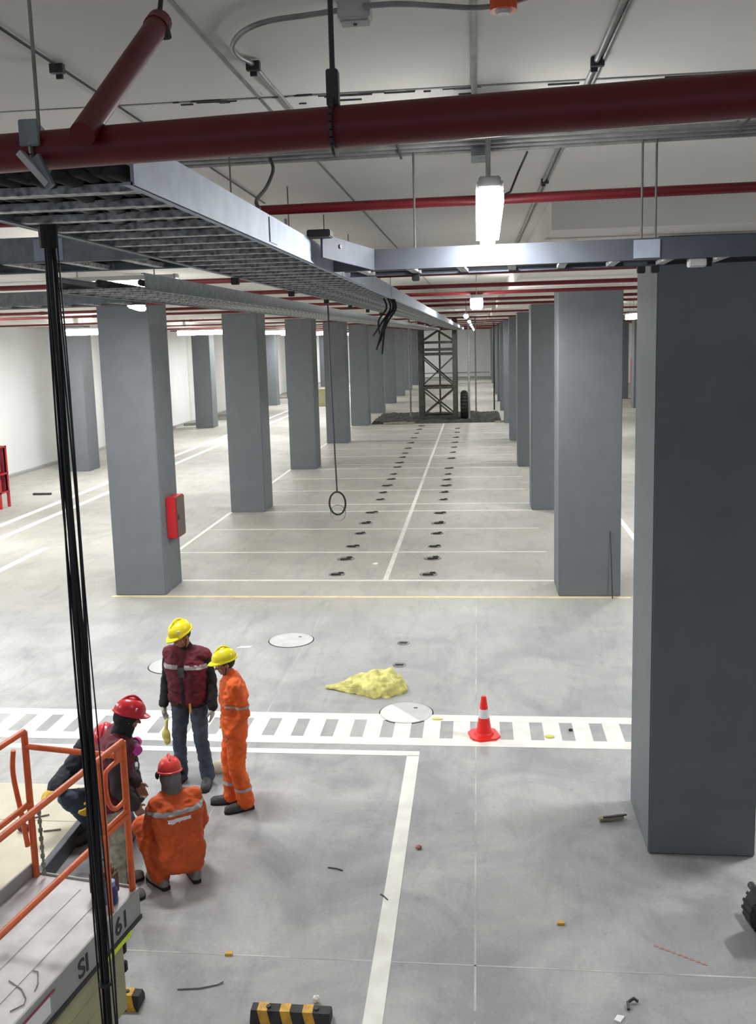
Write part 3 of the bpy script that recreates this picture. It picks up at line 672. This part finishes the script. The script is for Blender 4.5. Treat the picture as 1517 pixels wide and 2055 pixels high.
def text(body, y, size, z, parent, m='text'):
    c = bpy.data.curves.new('t', 'FONT'); c.body = body; c.size = size; c.extrude = .0015; c.offset = .003
    o = bpy.data.objects.new('tmp', c); COL.objects.link(o); dg = bpy.context.evaluated_depsgraph_get(); me = bpy.data.meshes.new_from_object(o.evaluated_get(dg))
    bpy.data.objects.remove(o)
    o = put('lettering', me, m, parent); o.matrix_local = Matrix.Translation((W+.0225, y, z)) @ Matrix(((0, 0, 1), (1, 0, 0), (0, 1, 0))).to_4x4()
    return o
me_m = M['text']
text('SI', -.76, .17, LD-.15, kp); text('61', -.33, .17, LD-.15, kp)
put('sign_plate', MB().box((W+.02, -1.42, LD-.15), (W+.024, -1.05, LD-.03)), 'sticker', kp); put('sign_line', MB().box((W+.024, -1.4, LD-.04), (W+.027, -1.0, LD-.025)), 'redmark', kp)
put('lime_tape', MB().box((W+.005, -.5, LD-.245), (W+.032, -.15, LD-.21)), 'lime', lift, label='bright lime reflective tape')
put('chassis', MB().box((-W+.02, -LL, .12), (W-.04, -.14, LD-.19), bev=.02), 'olive', lift)
for y in (-.35, -.14): put('buffer', MB().box((W-.1, -.14, LD-.42-y*-.0-(.0 if y > -.2 else .14)), (W-.045, -.1, LD-.34-(.0 if y > -.2 else .14)), bev=.008), 'stop', lift)
for x in (-.32, .3):
    for y in (-.5, -LL+.35): put('wheel', MB().cone((x-.05, y, .15), (x+.05, y, .15), .15, .15, 24), 'tyre', lift)
for k in range(3):
    z = .25+.14*k
    put('scissor_arm', MB().beam((W-.05, -LL+.2, z), (W-.05, -.3, z+.12), .03, .06), 'olive', lift)
# railing
for x in (-W+.02, W-.02):
    rail([(x, -.02, LD), (x, -.02, LR)], .024, 'corner_post'); rail([(x, -LL+.02, LD), (x, -LL+.02, LR)], .022, 'corner_post')
    rail([(x, -.02, LR), (x, -LL+.02, LR)], .022, 'top_rail'); rail([(x, -.02, LD+.56), (x, -LL+.02, LD+.56)], .022, 'mid_rail')
ZE = LR-.11
rail([(-W+.02, -.02, ZE), (W-.02, -.02, ZE)], .021, 'top_rail'); rail([(-W+.02, -LL+.02, LR), (W-.02, -LL+.02, LR)], .022, 'top_rail')
rail([(-W-.05, -.06, ZE-.02), (-W-.07, -.06, ZE-.2), (-W-.03, -.06, LD+.5), (-W, -.06, LD+.25)], .018, 'brace_tube')
# D shaped frame in the side railing next to the far right post
px = W-.02
rail([(px, -.3, LD), (px, -.3, LR)], .02, 'frame_leg')
put('frame_loop', MB().tube(bez([(px, -.03, LR-.11), (px, -.2, LR-.11), (px, -.25, LR-.15), (px, -.24, LR-.32), (px, -.16, LR-.42), (px, -.03, LR-.42)], 5), .016, 10), 'orange', lift, smooth=True)
rail([(px, -.3, LR-.5), (px, -.03, LR-.5)], .016, 'frame_bar')
put('gusset', MB().box((px-.008, -.12, LR-.11), (px+.008, -.02, LR-.0)), 'orange', lift)
# chain by the left post
b = MB()
for k in range(16): b.box((-W+.085, -.03-.012*(k % 2), LR-.55-.033*k-.03), (-W+.1+.006*(k % 2), -.02, LR-.55-.033*k))
put('chain', b, 'mortar', lift)
def on_lift(x, y): return lift.matrix_basis @ V((x, y, LD))
R_l = Matrix.Rotation(-math.radians(9.6), 4, 'Z')
def L2W(x, y, z): return R_l @ V((x, y, z)) + V((-2.825, 5.905, 0))
# tool bag with bottle on the deck corner
t = thing('tool_bag', 'brown canvas tool bag on the lift deck beside the corner post', 'bag', L2W(W-.17, -.13, LD+.006), -.17)
b = MB(); b.box((-.09, -.07, 0), (.09, .07, .2), bev=.03); put('bag_body', b, 'bag', t, smooth='auto')
put('bag_handle', MB().tube(bez([(-.06, 0, .19), (-.04, 0, .26), (.04, 0, .26), (.06, 0, .19)]), .009, 7), 'bag', t)
t = thing('water_can', 'dark blue plastic can with a light blue cap on the lift deck', 'can', L2W(W-.075, -.2, LD+.006), 0)
put('can_body', MB().lathe([(.03, 0), (.045, .01), (.045, .1), (.03, .13)], 18), 'blue', t, smooth='auto'); put('cap', MB().lathe([(.03, .13), (.032, .165), (.02, .17)], 16), 'lblue', t, smooth='auto')
# scribbles on the deck: loose wires
t = thing('loose_wire', 'thin dark bent wire lying on the near part of the lift deck', 'wire', at(40, 1985, LD+.003))
put('wire', MB().tube([V(at(u, v, LD+.006))-V(at(40, 1985, LD+.003)) for u, v in ((18, 1968), (44, 1986), (52, 2004), (48, 2016), (20, 2030))], .004, 5), 'mortar', t)
t = thing('loose_wire', 'short dark bent wire on the lift deck right of the longer one', 'wire', at(74, 1960, LD+.003))
put('wire', MB().tube([V(at(u, v, LD+.006))-V(at(74, 1960, LD+.003)) for u, v in ((66, 1948), (76, 1950), (76, 1975), (70, 1988))], .004, 5), 'mortar', t)

# ---------------------------------------------------------------- beige board platform behind the lift
t = thing('board_platform', 'low beige board platform with a dark steel edge behind the orange railing', 'platform', (-3.88, 6.93, 0), -.0)
put('board', MB().box((-2.2, .0, .1), (-.05, 1.95, .15)), 'board', t); put('steel_edge', MB().box((-.05, -.02, .0), (.02, 1.97, .165), bev=.004), 'steeledge', t)
put('frame', MB().box((-2.2, .02, 0), (-.05, 1.93, .1)), 'slot', t); put('joint', MB().box((-2.2, 1.2, .149), (-.05, 1.206, .1515)), 'mortar', t)
bit('respirator', 'purple pink filter mask lying on the beige board', 'mask', at(48, 1668, .15), MB().sph((0, 0, .035), (.06, .05, .035), 2).sph((.06, .02, .03), (.035, .03, .03), 2), 'vest')
bit('respirator_filter', 'magenta round filter lying beside the mask on the beige board', 'filter', at(62, 1660, .15), MB().cone((0, 0, 0), (0, 0, .03), .035, .03, 14), 'pink')
for k, (u, v, a) in enumerate(((82, 1640, .5), (105, 1668, .3))): bit('stick', 'thin stick on the beige board, %s one' % ('farther' if k == 0 else 'nearer'), 'stick', at(u, v, .15), MB().beam((-.08*math.cos(a), -.08*math.sin(a), .01), (.08*math.cos(a), .08*math.sin(a), .01), .012, .012), 'mortar')
bit('wooden_box', 'dark brown wooden box at the left edge beside the board', 'box', at(8, 1790, 0)+V((-.05, -.12, 0)), MB().box((-.28, -.2, 0), (.07, -.02, .28), bev=.01), 'bag')
bit('helmet_liner', 'cream cloth cap lying on the floor behind the orange coverall man', 'cap', at(440, 1548), MB().sph((0, 0, .05), (.09, .08, .07), 3), 'cream')

# ---------------------------------------------------------------- people
TMP = bpy.data.scenes.new('scratch')
def remesh(b, vox, smooth=3, wr=0.0, wsc=9, seed=0):
    me = b.mesh('tmp'); o = bpy.data.objects.new('tmp', me); TMP.collection.objects.link(o)
    m = o.modifiers.new('r', 'REMESH'); m.mode = 'VOXEL'; m.voxel_size = vox
    if smooth: s = o.modifiers.new('s', 'SMOOTH'); s.factor = .5; s.iterations = smooth
    vl = TMP.view_layers[0]; vl.update(); dg = vl.depsgraph; out = bpy.data.meshes.new_from_object(o.evaluated_get(dg)); bpy.data.objects.remove(o)
    out.materials.clear()
    if wr:
        N_ = [v.normal.copy() for v in out.vertices]; P_ = [v.co.copy() for v in out.vertices]; Q_ = []
        for p, nv in zip(P_, N_):
            n1 = noise.noise(V((p.x*wsc, p.y*wsc, p.z*wsc*1.6+seed))); n2 = 1-abs(noise.noise(V((p.x*wsc*1.7+3, p.y*wsc*1.7, p.z*wsc*2.6+seed))))*2
            Q_.extend(p+nv*(wr*(.7*n1+.5*n2-.2)))
        out.vertices.foreach_set('co', Q_)
    return out
def band(me, cond, off=.004):
    """a strip of trim lifted off the faces of a garment"""
    b = MB(); vm = {}
    for p in me.polygons:
        if cond(p.center, p.normal):
            vs = []
            for i in p.vertices:
                if i not in vm: v = me.vertices[i]; vm[i] = b.bm.verts.new(v.co+v.normal*off)
                vs.append(vm[i])
            b.bm.faces.new(vs)
    if not len(b.bm.faces): b.bm.free(); return None
    me2 = bpy.data.meshes.new('band'); b.bm.to_mesh(me2); b.bm.free(); return me2
def torso(b, J, e=0, t0=0, t1=1, wide=1.0):
    pel, ch, nk = J['pel'], J['chest'], J['neck']
    sd = (J['shR']-J['shL']).normalized(); hd = (J['hipR']-J['hipL']).normalized()
    prof = [(0, .085, .105), (.2, .075, .105), (.42, .07, .1), (.62, .085, .11), (.8, .1, .11), (.95, .085, .085)]
    for t, w_, r in prof:
        if t < t0 or t > t1: continue
        c = pel.lerp(ch, t/.8) if t <= .8 else ch.lerp(nk, (t-.8)/.2*.6)
        d = hd.lerp(sd, t).normalized()*w_*wide
        b.cap(c-d, r+e, c+d, r+e)
    for t in (.1, .3, .52, .72, .87):
        if t < t0 or t > t1: continue
        c = pel.lerp(ch, t/.8) if t <= .8 else ch.lerp(nk, (t-.8)/.2*.6)
        d = hd.lerp(sd, t).normalized()*.08*wide; b.cap(c-d, .102+e, c+d, .102+e)
def shoulders(b, J, e=0):
    for s in 'LR': b.cap(J['neck']-V((0, 0, .03)), .05+e, J['sh'+s], .055+e)
def arm(b, J, s, e=0, cut=1.0, flare=0):
    sh, el, wr = J['sh'+s], J['el'+s], J['wr'+s]
    b.cap(sh, .056+e, el, .042+e); b.cap(el, .042+e, el.lerp(wr, cut), .03+(1-cut)*.012+e+flare)
def leg(b, J, s, e=0, cut=1.0, flare=0):
    hp, kn, an = J['hip'+s], J['kn'+s], J['an'+s]
    b.cap(hp, .088+e, kn, .058+e); m = kn.lerp(an, .35); bk = (J['back']*.012)
    b.cap(kn, .058+e, m+bk, .056+e); b.cap(m+bk, .056+e, kn.lerp(an, cut), .04+e+flare)
def foot(b, J, s, e=0):
    an, to = J['an'+s], J['toe'+s]; d = (to-an); d.z = 0; d.normalize()
    heel = V((an.x, an.y, .035+e))-d*.035+V((0, 0, J['fz'+s])); toe = V((to.x, to.y, .03+e+J['fz'+s]))
    b.cap(an, .042+e, heel, .038+e); b.cap(heel, .037+e, heel.lerp(toe, .6), .042+e); b.cap(heel.lerp(toe, .6), .042+e, toe, .034+e); b.cap(an, .04+e, heel.lerp(toe, .55), .036+e)
def hand(b, J, s, e=0):
    wr = J['wr'+s]; hd = J['hd'+s].normalized(); pn = J['pn'+s].normalized(); side = hd.cross(pn).normalized(); curl = J.get('curl', .5)
    pn = side.cross(hd).normalized()
    th = 1 if side.dot(J['th'+s]) > 0 else -1
    pc = wr+hd*.05
    for k in (-1, 0, 1): b.cap(wr+side*.012*k, .017+e, wr+hd*.085+side*.026*k, .013+e)
    for k, (o, L) in enumerate(((-.031, .062), (-.0105, .078), (.0105, .082), (.031, .072))):
        o *= th; p = wr+hd*.088+side*o; a = curl*(.5+.08*(3-k)); q = p
        for j, f in enumerate((.45, .32, .25)):
            dd = (hd*math.cos(a*(j+1)*.8)+pn*math.sin(a*(j+1)*.8)); q2 = q+dd*L*f; b.cap(q, .0088-.0008*j+e, q2, .0082-.0008*j+e, 1); q = q2
    p = wr+hd*.03+side*.026*th; q = p+(hd*.6+side*.75*th+pn*.25).normalized()*.042; r = q+(hd*.9+side*.15*th+pn*.45).normalized()*.034
    b.cap(p, .012+e, q, .0105+e, 1); b.cap(q, .0105+e, r, .009+e, 1)
def head(b, c, R):
    f = lambda x, y, z: c+R @ V((x, y, z))
    b.sph(f(0, -.008, .025), (.075, .093, .098), 3, R); b.sph(f(0, .022, -.045), (.058, .064, .068), 3, R)
    b.sph(f(0, .05, -.085), (.028, .028, .024), 2, R); b.cap(f(0, .083, .005), .009, f(0, .108, -.03), .014, 1)
    b.sph(f(0, .078, -.058), (.027, .014, .011), 2, R); b.cap(f(-.035, .076, .028), .012, f(.035, .076, .028), .012, 1)
    for s in (-1, 1): b.sph(f(s*.077, -.002, -.008), (.011, .02, .032), 2, R); b.sph(f(s*.045, .055, -.03), (.022, .02, .02), 2, R)
def helmet(t, c, R, m, sticker=True, lab=None):
    o = bpy.data.objects.new('x', None)
    b = MB(); nu = 40; rows = []
    def P_(x, y, z): return c+R @ V((x, y, z))
    ax, ay, az = .105, .13, .125; z0 = .048
    def ring(sc, z, brim=0):
        out = []
        for k in range(nu):
            a = 2*math.pi*k/nu; cx_, sy = math.cos(a), math.sin(a); br = brim*(.3+1.0*max(0, sy)**3)
            rid = 1+.05*math.exp(-(cx_/.12)**2)*(sc > .2)
            out.append(b.bm.verts.new(P_(cx_*(ax*sc+br*.6), sy*(ay*sc+br)*rid, z-.012*(brim > 0)*max(0, sy))))
        return out
    rows = [ring(.97, z0-.004), ring(1.0, z0-.006, .035), ring(1.0, z0+.004, .035), ring(1.0, z0+.01)]
    for k in range(1, 8):
        a = k/8*math.pi/2; rows.append(ring(math.cos(a)**.8, z0+.01+az*math.sin(a)*.92))
    for i in range(len(rows)-1):
        for k in range(nu): b.bm.faces.new((rows[i][k], rows[i][(k+1) % nu], rows[i+1][(k+1) % nu], rows[i+1][k]))
    b.bm.faces.new(rows[-1]); b.bm.faces.new(rows[0][::-1])
    h = put('helmet', b, m, t, smooth='auto', label=lab)
    b = MB(); b.tube([P_(0, -.085+.17*k/10, z0+.03+az*.92*math.cos((k/10-.5)*2.0)) for k in range(11)], .012, 8); put('ridge', b, m, h, smooth=True)
    if sticker:
        for s in (-1, 1): put('sticker', MB().box((0, 0, 0), (.036, .006, .028)), 'sticker', h).matrix_local = Matrix.Translation(P_(s*.085-.018, .055, z0+.045)) @ (R @ Matrix.Rotation(-s*.75, 3, 'Z')).to_4x4()
    b = MB()
    for s in (-1, 1): b.tube([P_(s*.08, .0, z0), P_(s*.078, .012, -.03), P_(s*.05, .03, -.1), P_(0, .045, -.118)], .005, 6)
    put('chin_strap', b, 'black', h)
    return h
def Rot(yaw, pitch=0, roll=0):
    """head turned left by yaw, nodding down by pitch"""
    return Matrix.Rotation(yaw, 3, 'Z') @ Matrix.Rotation(-pitch, 3, 'X') @ Matrix.Rotation(roll, 3, 'Y')
def base_pose(s=1.0):
    J = dict(pel=V((0, 0, .93)), chest=V((0, .0, 1.28)), neck=V((0, -.005, 1.47)), head=V((0, .03, 1.62)),
             shL=V((-.185, 0, 1.41)), shR=V((.185, 0, 1.41)), elL=V((-.25, -.02, 1.12)), elR=V((.25, -.02, 1.12)),
             wrL=V((-.27, .04, .87)), wrR=V((.27, .04, .87)), hipL=V((-.095, 0, .9)), hipR=V((.095, 0, .9)),
             knL=V((-.11, .02, .49)), knR=V((.11, .02, .49)), anL=V((-.12, -.02, .09)), anR=V((.12, -.02, .09)),
             toeL=V((-.15, .17, .03)), toeR=V((.15, .17, .03)), hdL=V((0, .1, -1)), hdR=V((0, .1, -1)), pnL=V((1, 0, 0)), pnR=V((-1, 0, 0)),
             thL=V((0, 1, 0)), thR=V((0, 1, 0)), back=V((0, -1, 0)), fzL=0.0, fzR=0.0)
    return J
def person(label, loc, rz, J, hr, dress, scale=1.0):
    t = thing('person', label, 'person', loc, rz); t.scale = (scale,)*3
    b = MB(); torso(b, J); shoulders(b, J, -.01)
    b.cap(J['neck']-V((0, 0, .04)), .055, J['head']-hr @ V((0, .01, .05)), .052); head(b, J['head'], hr)
    for s in 'LR': arm(b, J, s); leg(b, J, s); foot(b, J, s); hand(b, J, s)
    body = put('body', remesh(b, .0075, 2), 'skin', t, smooth=True)
    for s in (-1, 1): put('eye', MB().sph(J['head']+hr @ V((s*.032, .082, .008)), (.014, .008, .007), 2, hr), 'eye', t, smooth=True)
    b = MB(); c = J['head']; b.sph(c+hr @ V((0, -.018, .03)), (.083, .094, .098), 3, hr)
    me = remesh(b, .01, 1); put('hair', me, 'hair', t, smooth=True)
    dress(t, J, hr); return t
def garment(t, name, m, J, parts, e, wr=.012, seed=0, vox=.011, label=None, wide=1.0, extra=None):
    b = MB()
    for p in parts:
        if p[0] == 'torso': torso(b, J, e+p[3] if len(p) > 3 else e, p[1], p[2], wide)
        elif p[0] == 'sh': shoulders(b, J, e-.005)
        elif p[0] == 'arm': arm(b, J, p[1], e*(.7), p[2], .006)
        elif p[0] == 'leg': leg(b, J, p[1], e*.9, p[2], .022)
        elif p[0] == 'collar': b.cap(J['neck']-V((0, 0, .03)), .066, J['neck']+(J['head']-J['neck'])*.22, .062)
    if extra: extra(b)
    me = remesh(b, vox, 3, wr, 9, seed); o = put(name, me, m, t, smooth=True, label=label); return o
def boots(t, J, m, label=None):
    for s in 'LR':
        b = MB(); foot(b, J, s, .012); b.cap(J['an'+s]+V((0, 0, .06)), .052, J['an'+s], .052)
        bo = put('boot', remesh(b, .009, 2, .003, 20), m, t, smooth=True)
        if J['fz'+s] < .01:
            an, to = J['an'+s], J['toe'+s]; d = (to-an); d.z = 0; d.normalize(); q = V((-d.y, d.x, 0)); pts = []
            for f, w_ in ((-.09, .02), (-.075, .036), (0, .042), (.12, .05), (.2, .045), (.235, .02)): pts.append((f, w_))
            poly = [V((an.x, an.y, 0))+d*f+q*w_ for f, w_ in pts]+[V((an.x, an.y, 0))+d*f-q*w_ for f, w_ in pts[::-1]]
            put('sole', MB().prism([(p.x, p.y) for p in poly], 0, .026), 'slot', bo)
def gloves(t, J, m, sides='LR'):
    for s in sides:
        b = MB(); hand(b, J, s, .0035); b.cap(J['wr'+s]-J['hd'+s].normalized()*.05, .036, J['wr'+s], .032)
        put('glove', remesh(b, .0065, 1), m, t, smooth=True)
def add_band(t, name, g, cond, m, off=.005, label=None):
    me = band(g.data, cond, off)
    if me: put(name, me, m, g, smooth=True, label=label)

# --- P4: yellow helmet, maroon vest, jeans, facing the viewer
J = base_pose(); J['curl'] = .5
J['head'] = V((.02, .05, 1.62)); J['knL'] = V((-.13, .05, .49)); J['anL'] = V((-.16, -.0, .09)); J['toeL'] = V((-.2, .18, .03))
J['knR'] = V((.12, .04, .49)); J['anR'] = V((.14, .02, .09)); J['toeR'] = V((.17, .22, .03))
def d4(t, J, hr):
    jk = garment(t, 'jacket', 'black', J, [('torso', 0, 1), ('sh',), ('arm', 'L', .98), ('arm', 'R', .98), ('collar',)], .026, seed=1)
    ve = garment(t, 'vest', 'vest', J, [('torso', .08, 1, .012), ('sh',)], .034, wr=.016, seed=2)
    add_band(t, 'reflective_stripe', ve, lambda c, n: 1.29 < c.z < 1.335 and n.z < .6 and abs(c.x) > .035, 'reflect')
    add_band(t, 'reflective_stripe', ve, lambda c, n: 1.02 < c.z < 1.045 and abs(c.x) > .04, 'vest')
    add_band(t, 'zip', ve, lambda c, n: abs(c.x) < .014 and c.y > 0 and c.z < 1.34, 'black')
    add_band(t, 'radio', ve, lambda c, n: abs(c.x) < .04 and c.y > 0 and 1.2 < c.z < 1.31, 'boot', .014)
    garment(t, 'jeans', 'jeans', J, [('torso', 0, .12), ('leg', 'L', 1.02), ('leg', 'R', 1.02)], .016, seed=3)
    boots(t, J, 'boot'); gloves(t, J, 'glove'); helmet(t, J['head'], hr, 'hatY')
    p = J['wrR']+V((-.0, .02, -.16)); b = MB()
    put('key_tag', MB().cone((-.07, .14, .93), (-.07, .14, .83), .012, .012, 8), 'stopy', t)
person('man in a yellow helmet, maroon vest, black sleeves and jeans, standing facing the viewer', (-3.12, 9.3, 0), math.pi-.12, J, Rot(-.5, .35), d4, 1.03)

# --- P5: orange coverall, yellow helmet, facing left
J = base_pose(); J['curl'] = .7
J['head'] = V((0, .07, 1.61)); J['neck'] = V((0, .02, 1.47)); J['chest'] = V((0, .0, 1.28)); J['pel'] = V((0, .01, .93))
J['elL'] = V((-.22, -.08, 1.12)); J['wrL'] = V((-.16, .06, .92)); J['hdL'] = V((.15, .2, -1)); J['elR'] = V((.22, -.07, 1.12)); J['wrR'] = V((.16, .07, .92)); J['hdR'] = V((-.15, .2, -1))
J['anL'] = V((-.1, -.06, .09)); J['toeL'] = V((-.12, .13, .03)); J['anR'] = V((.1, .06, .09)); J['toeR'] = V((.13, .25, .03)); J['knR'] = V((.1, .07, .49))
def d5(t, J, hr):
    g = garment(t, 'coverall', 'cov', J, [('torso', 0, 1), ('sh',), ('arm', 'L', 1.0), ('arm', 'R', 1.0), ('leg', 'L', .99), ('leg', 'R', .99), ('collar',)], .032, wr=.02, seed=5)
    add_band(t, 'reflective_stripe', g, lambda c, n: 1.19 < c.z < 1.215 and abs(c.x) > .17, 'reflect')
    add_band(t, 'reflective_stripe', g, lambda c, n: .24 < c.z < .27, 'reflect')
    add_band(t, 'shoulder_patch', g, lambda c, n: 1.37 < c.z < 1.43 and c.x > .12 and c.y < 0, 'reflect')
    add_band(t, 'chest_badge', g, lambda c, n: 1.24 < c.z < 1.265 and .03 < c.x < .09 and c.y > 0, 'reflect')
    add_band(t, 'chest_badge', g, lambda c, n: 1.2 < c.z < 1.22 and .03 < c.x < .1 and c.y > 0, 'cream')
    boots(t, J, 'boot'); helmet(t, J['head'], hr, 'hatY', False)
    b = MB()
    for s in (-1, 1): b.sph(J['head']+hr @ V((s*.033, .09, .008)), (.026, .006, .017), 2, hr)
    b.beam(J['head']+hr @ V((-.075, .07, .015)), J['head']+hr @ V((.075, .07, .015)), .006, .008); put('glasses', b, 'sticker', t)
person('man in an orange coverall and yellow helmet, standing turned left', (-2.49, 8.8, 0), math.radians(112), J, Rot(.1, .15), d5, .955)

# --- P2: red helmet, maroon vest, respirator at the neck, facing right
J = base_pose(); J['curl'] = .8
J['pel'] = V((0, -.04, .92)); J['chest'] = V((0, .04, 1.26)); J['neck'] = V((0, .1, 1.43)); J['head'] = V((0, .17, 1.58)); J['hipL'] = V((-.1, -.04, .9)); J['hipR'] = V((.1, -.04, .9))
J['shL'] = V((-.19, .06, 1.38)); J['shR'] = V((.19, .06, 1.38)); J['elR'] = V((.26, .05, 1.08)); J['wrR'] = V((.2, .17, .88)); J['hdR'] = V((-.15, .5, -.9)); J['pnR'] = V((-1, 0, -.3))
J['elL'] = V((-.26, .05, 1.08)); J['wrL'] = V((-.18, .2, .9)); J['hdL'] = V((.15, .5, -.9))
def d2(t, J, hr):
    jk = garment(t, 'hooded_jacket', 'brownblack', J, [('torso', 0, 1), ('sh',), ('arm', 'L', .98), ('arm', 'R', .98), ('collar',)], .03, seed=8)
    ve = garment(t, 'vest', 'vest', J, [('torso', .0, 1, .012), ('sh',)], .038, wr=.018, seed=9)
    b = MB(); c = J['head']; b.sph(c+hr @ V((0, -.025, .01)), (.097, .1, .12), 3, hr); b.cap(c+hr @ V((0, -.01, -.07)), .088, J['neck'], .092)
    put('hood', remesh(b, .011, 2, .008, 12), 'black', t, smooth=True)
    garment(t, 'trousers', 'pale', J, [('torso', 0, .12), ('leg', 'L', 1.0), ('leg', 'R', 1.0)], .026, wr=.02, seed=10)
    boots(t, J, 'bootp'); helmet(t, J['head'], hr, 'hatR')
    r = V((0, .2, 1.32)); b = MB(); b.sph(r, (.06, .05, .05), 2); rp = put('respirator', remesh(b, .012, 2), 'rubber', t, smooth=True)
    for s in (-1, 1): put('filter', MB().cone(r+V((s*.055, .01, 0)), r+V((s*.1, .03, -.01)), .048, .045, 18), 'pink', rp, smooth='auto', label='magenta filter disc')
    put('harness_strap', MB().tube(bez([(-.14, .12, 1.36), (-.08, .19, 1.25), (.0, .21, 1.2), (.08, .19, 1.25), (.14, .12, 1.36)]), .01, 6), 'black', t)
    put('harness_buckle', MB().box((-.05, .2, 1.12), (.05, .225, 1.15), bev=.004), 'reflect', t)
person('man in a red helmet with a magenta filter respirator, standing beside the orange railing', (-3.16, 7.25, 0), math.radians(-68), J, Rot(.05, .3), d2, 1.0)

# --- P3: orange coverall, squatting with his back to the viewer
J = base_pose(); J['curl'] = .9
J.update(pel=V((0, -.02, .33)), chest=V((0, .06, .65)), neck=V((0, .14, .81)), head=V((0, .19, .95)), shL=V((-.165, .1, .75)), shR=V((.165, .1, .75)),
         elL=V((-.22, .2, .5)), elR=V((.25, .14, .5)), wrL=V((-.16, .4, .42)), wrR=V((.24, .26, .34)), hdL=V((.3, .8, -.4)), hdR=V((-.1, .8, -.5)),
         hipL=V((-.1, -.0, .27)), hipR=V((.1, -.0, .27)), knL=V((-.24, .36, .46)), knR=V((.2, .36, .44)), anL=V((-.17, .06, .1)), anR=V((.12, .02, .13)), toeL=V((-.22, .24, .03)), toeR=V((.13, .2, .03)))
J['fzR'] = 0.0
def d3(t, J, hr):
    def ext(b): b.cap(V((-.06, -.05, .26)), .11, V((.06, -.05, .26)), .11); b.cap(V((-.06, 0, .42)), .13, V((.06, 0, .42)), .13)
    g = garment(t, 'coverall', 'covd', J, [('torso', 0, 1), ('sh',), ('arm', 'L', 1.0), ('arm', 'R', 1.0), ('leg', 'L', .95), ('leg', 'R', .95), ('collar',)], .034, wr=.018, seed=12, extra=ext)
    add_band(t, 'reflective_stripe', g, lambda c, n: .70 < c.z < .735 and c.y < .2, 'reflect')
    add_band(t, 'back_patch', g, lambda c, n: .64 < c.z < .675 and abs(c.x+.02) < .1 and c.y < .1, 'sticker', label='pale worn lettering patch')
    boots(t, J, 'bootp'); gloves(t, J, 'gloveW', 'R')
    b = MB(); b.sph(J['head']+hr @ V((0, -.02, -.01)), (.095, .1, .115), 3, hr); b.cap(J['head']+hr @ V((0, -.02, -.06)), .09, J['neck'], .095)
    put('hood', remesh(b, .011, 2, .006), 'hoodgrey', t, smooth=True, label='grey cloth hood'); helmet(t, J['head'], hr, 'hatO', False)
    for s in (-1, 1): put('ear_muff', MB().sph(J['head']+hr @ V((s*.112, 0, .02)), (.02, .03, .035), 2, hr), 'black', t, smooth=True)
person('man in an orange coverall and coral red helmet, squatting with his back to the viewer', (-2.64, 7.40, 0), math.radians(36), J, Rot(-.2, .2), d3, .99)

# --- P1: dark jacket, red helmet, squatting behind the cables
J = base_pose(); J['curl'] = .9
J.update(pel=V((0, -.1, .34)), chest=V((-.02, .06, .72)), neck=V((-.06, .17, .88)), head=V((-.12, .26, .99)), shL=V((-.22, .12, .83)), shR=V((.17, .1, .85)),
         elL=V((-.28, .3, .6)), elR=V((.3, .2, .66)), wrL=V((-.08, .42, .52)), wrR=V((.32, .4, .6)), hdL=V((.2, .8, -.3)), hdR=V((.35, .8, -.3)), pnR=V((-.2, 0, -1)),
         hipL=V((-.1, -.08, .3)), hipR=V((.1, -.08, .3)), knL=V((-.22, .32, .47)), knR=V((.26, .32, .47)), anL=V((-.16, .05, .1)), anR=V((.17, .05, .1)), toeL=V((-.2, .26, .03)), toeR=V((.24, .25, .03)))
def d1(t, J, hr):
    garment(t, 'jacket', 'navy', J, [('torso', 0, 1), ('sh',), ('arm', 'L', .98), ('arm', 'R', .9), ('collar',)], .05, wr=.018, seed=15)
    garment(t, 'jeans', 'jeans', J, [('torso', 0, .12), ('leg', 'L', 1.0), ('leg', 'R', 1.0)], .02, seed=16)
    boots(t, J, 'boot'); gloves(t, J, 'gloveY'); helmet(t, J['head'], hr, 'hatR')
    put('collar_tab', MB().box((-.05, .2, .84), (.05, .23, .855)), 'sticker', t)
person('man in a dark jacket, jeans and red helmet, squatting half hidden by the hanging cables', (-3.56, 8.2, 0), math.radians(172), J, Rot(.3, .6), d1, 1.1)
# glove bundle hanging from the standing man's hand and small things by the lift
t = thing('glove_pair', 'lime yellow pair of gloves held by the man in the maroon vest', 'gloves', (-3.36, 9.18, .56))
b = MB(); b.sph((0, 0, .03), (.05, .035, .08), 2); b.sph((.01, 0, -.03), (.04, .035, .06), 2); b.cap((0, 0, .06), .025, (.02, .0, .2), .016); put('glove', remesh(b, .012, 2, .006), 'lemon', t, smooth=True)
bit('tape_roll', 'lime green tape roll on the floor behind the lift post', 'tape', at(221, 1716, .0), MB().cone((0, 0, 0), (0, 0, .04), .05, .05, 16), 'lime')
bpy.data.scenes.remove(TMP)
